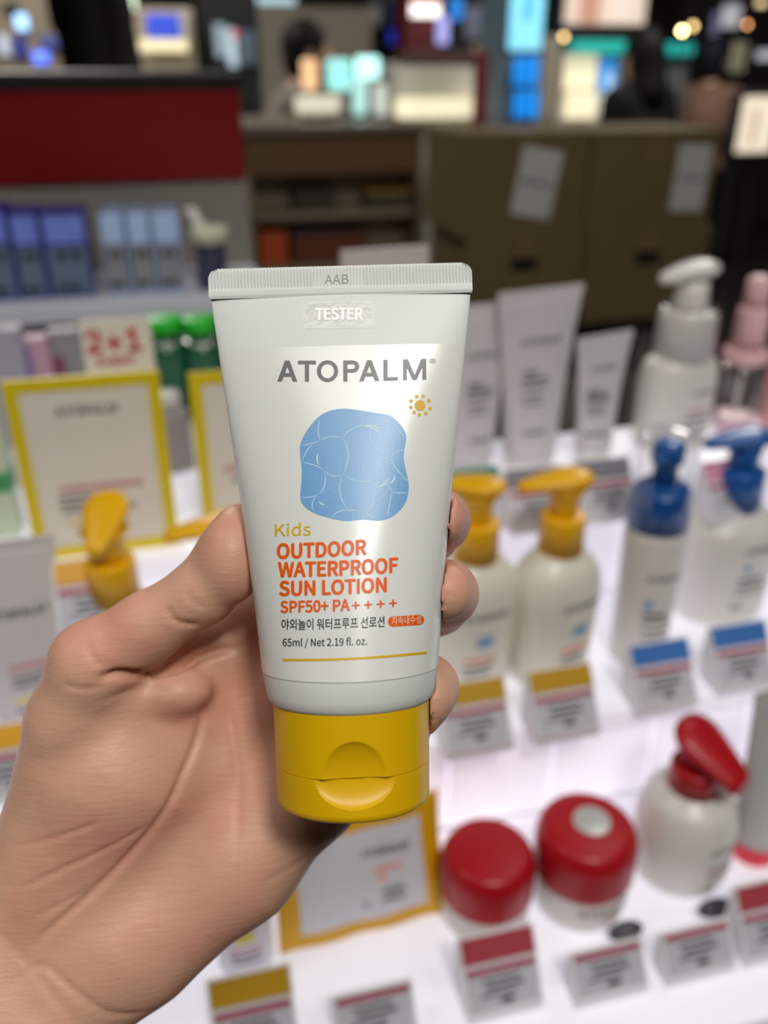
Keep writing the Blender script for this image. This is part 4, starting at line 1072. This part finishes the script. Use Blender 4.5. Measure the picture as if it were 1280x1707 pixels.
fixture('lit_sign', 'bright white sign panel at the top left edge', 'sign', 168, -24, 222, 17, 5.0, .3, glow('sign_mint', (226, 246, 226), 1.3), cr)
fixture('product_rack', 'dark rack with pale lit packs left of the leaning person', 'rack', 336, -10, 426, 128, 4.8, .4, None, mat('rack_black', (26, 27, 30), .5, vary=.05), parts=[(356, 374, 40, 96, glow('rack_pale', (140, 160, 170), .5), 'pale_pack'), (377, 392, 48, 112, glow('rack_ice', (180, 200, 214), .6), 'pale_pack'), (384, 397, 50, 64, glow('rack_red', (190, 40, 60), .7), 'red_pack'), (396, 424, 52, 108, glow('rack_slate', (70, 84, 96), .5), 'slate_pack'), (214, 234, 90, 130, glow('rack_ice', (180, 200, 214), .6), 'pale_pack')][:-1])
fixture('wall_panel', 'grey brown partition behind the leaning person', 'partition', 418, 14, 618, 205, 6.2, .1, None, mat('partition_grey', (132, 124, 110), .6, vary=.05), inset=.02, parts=[(428, 492, -8, 8, glow('neon_ice', (170, 200, 210), .8), 'lit_word'), (380, 416, 4, 14, glow('neon_dim', (150, 150, 150), .6), 'lit_word')][:1])
yd = 3.05
def lamp_disp(lb, px0, px1, py0, py1, m, m2=None, y=yd):
    A, B = at_y(px0, py0, y)[0], at_y(px1, py0, y)[0]; t = zpx((px0 + px1) / 2, py0, y); b = zpx((px0 + px1) / 2, py1, y)
    r = empty('lit_display', lb, 'display', ((A + B) / 2, y, ct)); w_ = (B - A) / 2
    bbox('foot', (-w_ * .7, -.004, 0), (w_ * .7, .05, .012), m_black, r, .002); bbox('stem', (-w_ * .35, .012, .012), (w_ * .35, .04, max(.02, b - ct + .004)), wh, r, .002)
    bbox('lit_panel', (-w_, 0, max(b - ct, .012)), (w_, .03, t - ct), m, r, .012, 4)
    if m2: bbox('side_trim', (w_, .004, max(b - ct, .012)), (w_ + .006, .028, t - ct - .01), m2, r, .002)
    return r
lamp_disp('peach lit display on the brown counter', 503, 528, 98, 150, glow('lit_peach', (246, 196, 148), 1.0), cr)
lamp_disp('tall cyan lit display on the brown counter', 546, 586, 98, 150, glow('lit_cyan', (150, 226, 222), 1.1))
lamp_disp('slim pale cyan lit pillar on the brown counter', 589, 612, 132, 200, glow('lit_pale_cyan', (176, 224, 220), .9), y=3.0)
lamp_disp('bright cyan rounded lamp on the brown counter', 594, 634, 94, 132, glow('lit_ice', (190, 250, 244), 1.5), y=3.16)
lamp_disp('small pale lit pack right of the cyan lamp', 626, 646, 142, 194, glow('lit_pack', (206, 216, 206), .8), y=2.95)
lamp_disp('cream lit tray display right of the leaning person', 492, 566, 160, 190, glow('lit_cream_tray', (226, 220, 196), .75), y=2.92)
fixture('sign_column', 'dark red column with a small white lit sign at the top', 'sign', 680, -12, 738, 80, 6.0, .3, None, mat('column_red', (104, 26, 30), .5, vary=.05), parts=[(682, 736, -12, 26, glow('sign_red', (150, 30, 34), .45), 'sign_box'), (684, 732, 6, 28, glow('sign_white', (255, 250, 246), 1.7), 'lit_word', .02), (728, 748, 28, 74, glow('sign_lilac', (170, 170, 240), .8), 'lilac_strip')])
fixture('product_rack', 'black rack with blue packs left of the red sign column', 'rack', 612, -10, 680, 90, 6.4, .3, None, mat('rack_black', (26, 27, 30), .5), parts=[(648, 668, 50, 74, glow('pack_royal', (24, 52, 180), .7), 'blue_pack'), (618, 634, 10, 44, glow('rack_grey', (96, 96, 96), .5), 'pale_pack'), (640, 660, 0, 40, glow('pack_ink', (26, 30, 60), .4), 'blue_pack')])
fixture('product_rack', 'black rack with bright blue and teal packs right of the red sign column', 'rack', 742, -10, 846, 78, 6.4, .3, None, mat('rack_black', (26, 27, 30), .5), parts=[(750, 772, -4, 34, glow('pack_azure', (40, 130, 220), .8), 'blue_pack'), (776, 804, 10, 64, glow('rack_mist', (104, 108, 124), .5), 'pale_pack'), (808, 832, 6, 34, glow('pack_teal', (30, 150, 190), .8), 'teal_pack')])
fixture('lattice_display', 'white lattice display over a cream lit ledge in the middle distance', 'display', 654, 108, 798, 200, 5.1, .5, None, mat('lattice_white', (176, 172, 162), .5, vary=.03), parts=[(656, 796, 110, 160, mat('lattice_face', (190, 188, 180), .5, vary=.1, vscale=60), 'lattice'), (660, 800, 163, 194, glow('lit_cream', (240, 230, 196), .95), 'lit_ledge', .15), (664, 790, 84, 106, mat('lattice_top', (70, 44, 46), .5, vary=.05), 'top_rail')])
fixture('red_post', 'dark red post beside the white lattice display', 'post', 801, 86, 816, 200, 4.25, .08, mat('post_red', (110, 26, 36), .5, vary=.05), mat('post_red', (110, 26, 36)))
fixture('lit_cabinet', 'cream lit cabinet with teal edge left of the blue tower', 'cabinet', 818, 74, 850, 154, 5.0, .3, glow('lit_ivory', (240, 232, 204), .85), cr, parts=[(806, 852, 70, 80, tq, 'teal_edge')])
fixture('blue_tower', 'tall cyan light box over two rows of blue packs', 'display', 848, -20, 910, 198, 4.4, .35, None, mat('tower_grey', (90, 110, 120), .5, vary=.05), parts=[(852, 908, -20, 84, glow('lit_sky', (126, 204, 232), .95), 'lit_panel'), (872, 890, -10, 34, glow('lit_sky_deep', (88, 168, 214), .9), 'motif', .004)] + [(a, b, c, d, glow('pack_cobalt', (14, 132, 220), .85), 'blue_pack', .01) for a, b in ((857, 867), (871, 880), (884, 897)) for c, d in ((96, 142), (152, 196))])
fixture('grey_post', 'pale grey post right of the blue tower', 'post', 912, 60, 936, 198, 4.8, .12, mat('post_pale', (160, 152, 136), .5, vary=.04), mat('post_pale', (160, 152, 136)))
fixture('picture_box', 'light box with a pinkish beauty picture at the top right', 'sign', 946, -30, 1082, 41, 5.6, .2, glow('lit_blush', (216, 196, 180), .75), dk, parts=[(968, 1000, -10, 38, glow('lit_blush_deep', (200, 150, 130), .6), 'picture_patch', .002), (1020, 1060, -10, 38, glow('lit_blush_pale', (226, 210, 196), .75), 'picture_patch', .002)])
fixture('cream_tower', 'cream lit tower under a teal canopy at the right', 'display', 942, 90, 1036, 200, 4.8, .4, None, wh, parts=[(942, 996, 92, 150, glow('lit_vanilla', (228, 218, 184), .85), 'lit_panel'), (942, 994, 154, 198, glow('lit_vanilla', (228, 218, 184), .85), 'lit_panel'), (1000, 1030, 98, 152, glow('pic_blue', (60, 140, 214), .8), 'blue_picture'), (1000, 1032, 156, 196, glow('lit_pearl', (210, 214, 204), .8), 'lit_panel'), (1012, 1020, 120, 172, glow('pic_pale', (190, 214, 230), .8), 'picture_figure', .004), (948, 1058, 68, 88, glow('lit_teal', (24, 160, 150), .7), 'canopy', .06)])
fixture('grey_cabinet', 'grey cabinet with a short teal canopy at the right', 'cabinet', 1092, 92, 1150, 205, 5.0, .4, gy, gy, parts=[(1096, 1148, 72, 92, glow('lit_teal', (24, 160, 150), .7), 'canopy', .05)])
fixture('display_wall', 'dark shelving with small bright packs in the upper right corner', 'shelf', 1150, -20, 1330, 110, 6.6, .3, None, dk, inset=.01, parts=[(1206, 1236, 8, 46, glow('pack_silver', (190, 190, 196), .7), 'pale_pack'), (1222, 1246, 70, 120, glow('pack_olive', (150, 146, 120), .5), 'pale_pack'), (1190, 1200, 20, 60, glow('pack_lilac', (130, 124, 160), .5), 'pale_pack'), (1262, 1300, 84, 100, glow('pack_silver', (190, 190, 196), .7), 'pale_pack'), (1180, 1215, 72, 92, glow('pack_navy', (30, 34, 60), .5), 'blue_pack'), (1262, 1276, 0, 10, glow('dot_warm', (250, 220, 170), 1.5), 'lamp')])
YL = 3.6
A_, B_ = at_y(1243, 162, YL)[0], at_y(1300, 162, YL)[0]; zt_, zb_ = zpx(1260, 162, YL), zpx(1260, 254, YL); w_ = (B_ - A_) / 2
r = empty('light_box_stand', 'dark framed light box on two legs with a cream lit front at the right edge', 'display', ((A_ + B_) / 2, YL, 0))
bbox('frame', (-w_ - .02, .012, zb_ - .025), (w_ + .02, .07, zt_ + .025), dk, r, .004)
bbox('lit_panel', (-w_, 0, zb_), (w_, .012, zt_), glow('lit_pearl_warm', (236, 222, 198), .9), r, .002)
bbox('picture_figure', (-w_ * .4, -.004, zb_ + .04), (-w_ * .05, 0, zt_ - .04), glow('lit_figure', (200, 176, 150), .7), r, .002)
for s_ in (-1, 1):
    bbox('leg', (s_ * w_ * .7 - .012, .03, .02), (s_ * w_ * .7 + .012, .055, zb_ - .025), dk, r, .002)
    bbox('foot', (s_ * w_ * .7 - .03, -.08, 0), (s_ * w_ * .7 + .03, .16, .02), dk, r, .002)
# small spot lamps seen as soft discs
for i, (px, py, Y, mm, lb) in enumerate(((937, 60, 4.66, glow('lamp_amber', (214, 180, 120), 8), 'dim amber spot lamp left of the teal canopy'), (1056, 62, 4.66, glow('lamp_warm', (255, 226, 150), 22), 'bright warm spot lamp at the right end of the long teal canopy'),
                                         (1134, 50, 4.8, glow('lamp_warm', (255, 226, 150), 22), 'bright warm spot lamp above the grey cabinet'), (1152, 42, 4.6, glow('lamp_amber', (214, 180, 120), 8), 'dim amber spot lamp just right of the one above the grey cabinet'), (1243, 40, 6.5, glow('lamp_orange', (230, 160, 100), 9), 'orange spot lamp in front of the upper right shelving'),
                                         (28, 158, 1.39, glow('lamp_pink', (240, 190, 170), .9), ''), )):
    if not lb: continue
    q = at_y(px, py, Y)
    r = empty('spot_lamp', lb, 'lamp', (q[0], Y, 0), 0)
    lathe('post', [(0, .05), (.012, .05), (.014, .006), (q[2] - .03, .006)], m_black, r, n=12)
    lathe('shade', fillet([(q[2] - .034, .008), (q[2] - .026, .02), (q[2] + .014, .02), (q[2] + .018, .004)], .003), m_black, r, n=20)
    v, f = loft([np.stack([.0135 * k * np.cos(np.arange(16) * PI / 8), np.full(16, -.0205 - y_), q[2] + .0135 * k * np.sin(np.arange(16) * PI / 8) - .005], 1) for k, y_ in ((1, -.004), (1, 0), (.7, .005), (.1, .007))])
    mesh('bulb', v, f, mm, r, True)
# ------------------------------------------------------------------ people in the background
def figure(label, x, y, ht, rotz, skin_c, top_c, leg_c, hair_c, lean=0.0, long_hair=True, arms='down', head_turn=0.0, group=None, skirt=False):
    """one continuous body with face, hands and feet; hair, top and trousers are shells over it"""
    k = ht / 1.70
    def bend(p):                                # the trunk leans forward (towards -y) above the hips
        p = np.array(p, float)
        if p[2] > .95:
            d = p[2] - .95; p = np.array((p[0], p[1] * math.cos(lean) - d * math.sin(lean), .95 + d * math.cos(lean) + p[1] * math.sin(lean)))
        return p
    J = lambda a, b, c: bend((a, b, c)) * k
    hd = J(0, -.025, 1.585)
    def limbs(P, s, grow=0.0):
        leg = chain(P, [(J(s * .09, 0, .92), .083 * k + grow), (J(s * .10, -.01, .50), .056 * k + grow), (J(s * .10, .02, .10), .037 * k + grow)], .02)
        return leg
    def arm(P, s, grow=0.0, to=2):
        sh = J(s * .165, .01, 1.385)
        if arms == 'down': el, wr = J(s * .215, .03, 1.10), J(s * .215, -.06, .88)
        elif arms == 'reach': el, wr = J(s * .22, -.10, 1.14), J(s * .13, -.33, 1.10)
        else: el, wr = J(s * .23, .0, 1.11), J(s * .12, -.22, 1.16)
        pts = [(sh, .050 * k + grow), (el, .038 * k + grow), (wr, .026 * k + grow)]
        return chain(P, pts[:to + 1], .02), el, wr
    def trunk(P, grow=0.0):
        d = ell(P, J(0, 0, .93), np.array((.165, .115, .13)) * k + grow)
        d = smin(d, cone(P, J(0, 0, .98), J(0, .01, 1.24), .105 * k + grow, .125 * k + grow), .06)
        d = smin(d, ell(P, J(0, .01, 1.27), np.array((.16, .105, .16)) * k + grow), .06)
        return smin(d, cone(P, J(-.13, .015, 1.38), J(.13, .015, 1.38), .06 * k + grow, .06 * k + grow), .05)
    def body(P):
        d = trunk(P)
        d = smin(d, cone(P, J(0, .01, 1.40), J(0, -.015, 1.52), .052 * k, .046 * k), .03)
        h = ell(P, hd + np.array((0, .012, .025)) * k, np.array((.075, .092, .095)) * k)
        h = smin(h, ell(P, hd + np.array((0, -.03, -.05)) * k, np.array((.054, .06, .065)) * k), .03)
        h = smin(h, cone(P, hd + np.array((0, -.086, .012)) * k, hd + np.array((0, -.103, -.022)) * k, .009 * k, .014 * k), .012)
        for s in (-1, 1):
            h = smin(h, ell(P, hd + np.array((s * .076, .012, -.005)) * k, np.array((.012, .022, .034)) * k), .008)
            h = np.maximum(h, -ell(P, hd + np.array((s * .031, -.094, .012)) * k, np.array((.017, .010, .010)) * k))
        h = np.maximum(h, -ell(P, hd + np.array((0, -.096, -.055)) * k, np.array((.022, .008, .005)) * k))
        d = smin(d, h, .02)
        for s in (-1, 1):
            d = smin(d, limbs(P, s), .03)
            d = smin(d, chain(P, [(J(s * .10, .03, .045), .034 * k), (J(s * .115, -.13, .03), .028 * k)], .02), .02)
            a, el, wr = arm(P, s); d = smin(d, a, .03)
            v_ = (wr - el) / np.linalg.norm(wr - el); o_ = np.array((s, 0, 0)) - v_ * v_[0] * s
            pm = wr + v_ * .05 * k
            d = smin(d, cone(P, wr, pm, .026 * k, .030 * k), .01)
            for q, L in ((-.024, .066), (-.008, .08), (.008, .076), (.024, .058)):
                b = pm + np.cross(v_, o_) * q * k; d = smin(d, cone(P, b, b + (v_ * L + np.array((-s * .012, -.012, 0))) * k, .0095 * k, .0075 * k), .004)
            d = smin(d, cone(P, wr + v_ * .02 * k, wr + (v_ * .055 + np.cross(v_, o_) * -.05) * k, .012 * k, .009 * k), .006)
        return d
    lo, hi = np.array((-.36, -.62, -.01)) * k, np.array((.36, .30, 1.80)) * k
    v, f = surface(body, lo, hi, .0095)
    v[:, 2] = np.maximum(v[:, 2], 0)
    R = mesh('person', v, f, mat('figure_skin_' + skin_c[0], skin_c[1], .5, vary=.04), None, True, (x, y, 0)); R.rotation_euler = (0, 0, rotz)
    tag(R, label, 'person', group)
    def top(P):
        g = .014 * k; d = trunk(P, g)
        for s in (-1, 1): d = smin(d, arm(P, s, g)[0], .03)
        d = np.maximum(d, .84 * k - P[..., 2])
        return np.maximum(d, -cone(P, J(0, -.02, 1.46), J(0, -.03, 1.60), .062 * k, .075 * k))
    v, f = surface(top, lo, hi, .012); mesh('top', v, f, mat('cloth_' + top_c[0], top_c[1], .85, .2, vary=.08), R, True)
    def legs(P):
        g = .013 * k; d = ell(P, J(0, 0, .93), np.array((.165, .115, .13)) * k + g)
        for s in (-1, 1): d = smin(d, limbs(P, s, g), .03)
        if skirt: d = smin(d, cone(P, J(0, 0, .9), J(0, 0, .42), .15 * k, .21 * k), .03)
        return np.maximum(np.maximum(d, P[..., 2] - .99 * k), .085 * k - P[..., 2])
    v, f = surface(legs, lo, hi, .012); mesh('trousers' if not skirt else 'skirt', v, f, mat('cloth_' + leg_c[0], leg_c[1], .85, .2, vary=.08), R, True)
    def hair(P):
        d = ell(P, hd + np.array((0, .022, .034)) * k, np.array((.088, .100, .102)) * k)
        if long_hair:
            d = smin(d, chain(P, [(hd + np.array((0, .055, .0)) * k, .085 * k), (hd + np.array((0, .085, -.16)) * k, .088 * k), (hd + np.array((0, .085, -.34)) * k, .062 * k)], .03), .03)
        else: d = smin(d, ell(P, hd + np.array((0, .05, -.03)) * k, np.array((.078, .065, .075)) * k), .02)
        return np.maximum(d, -ell(P, hd + np.array((0, -.085, -.035)) * k, np.array((.068, .075, .088)) * k))
    v, f = surface(hair, lo, hi + np.array((0, .1, .05)), .010); mesh('hair', v, f, mat('hair_' + hair_c[0], hair_c[1], .6, .12, vary=.1), R, True)
    def shoes(P):
        d = None
        for s in (-1, 1):
            q = chain(P, [(J(s * .10, .035, .05), .044 * k), (J(s * .115, -.14, .032), .037 * k)], .02)
            d = q if d is None else np.minimum(d, q)
        return np.maximum(np.maximum(d, -P[..., 2]), P[..., 2] - .085 * k)
    v, f = surface(shoes, lo, hi * np.array((1, 1, .1)) + np.array((0, 0, .02)), .010); v[:, 2] = np.maximum(v[:, 2], 0); mesh('shoes', v, f, mat('shoe_black', (24, 24, 26), .4, vary=.05), R, True)
    return R
SK = ('fair', (190, 150, 124)); BK = ('black', (14, 14, 16)); HB = ('black', (14, 12, 12))
q = at_y(160, 100, 2.35)
figure('person with long black hair in black clothes standing behind the red header', q[0], 2.35, 1.71, 0.3 + PI, SK, BK, BK, HB)
q = at_y(468, 120, 4.1)
figure('person with dark hair in a grey top leaning towards the lit counter', q[0], 4.1, 1.66, -.0 + PI / 2, SK, ('grey', (108, 100, 92)), BK, ('brown', (26, 20, 18)), lean=.16, long_hair=False, arms='reach')
q = at_y(1070, 120, 4.2)
figure('person all in black seen against the cream tower', q[0], 4.2, 1.64, PI + .25, SK, BK, BK, HB, arms='down', skirt=True)
q = at_y(1186, 120, 5.1)
figure('person in a brown top and dark trousers near the right edge', q[0], 5.1, 1.62, PI * .7, SK, ('brown', (120, 92, 78)), BK, ('navy', (24, 26, 36)), long_hair=False, arms='fold')
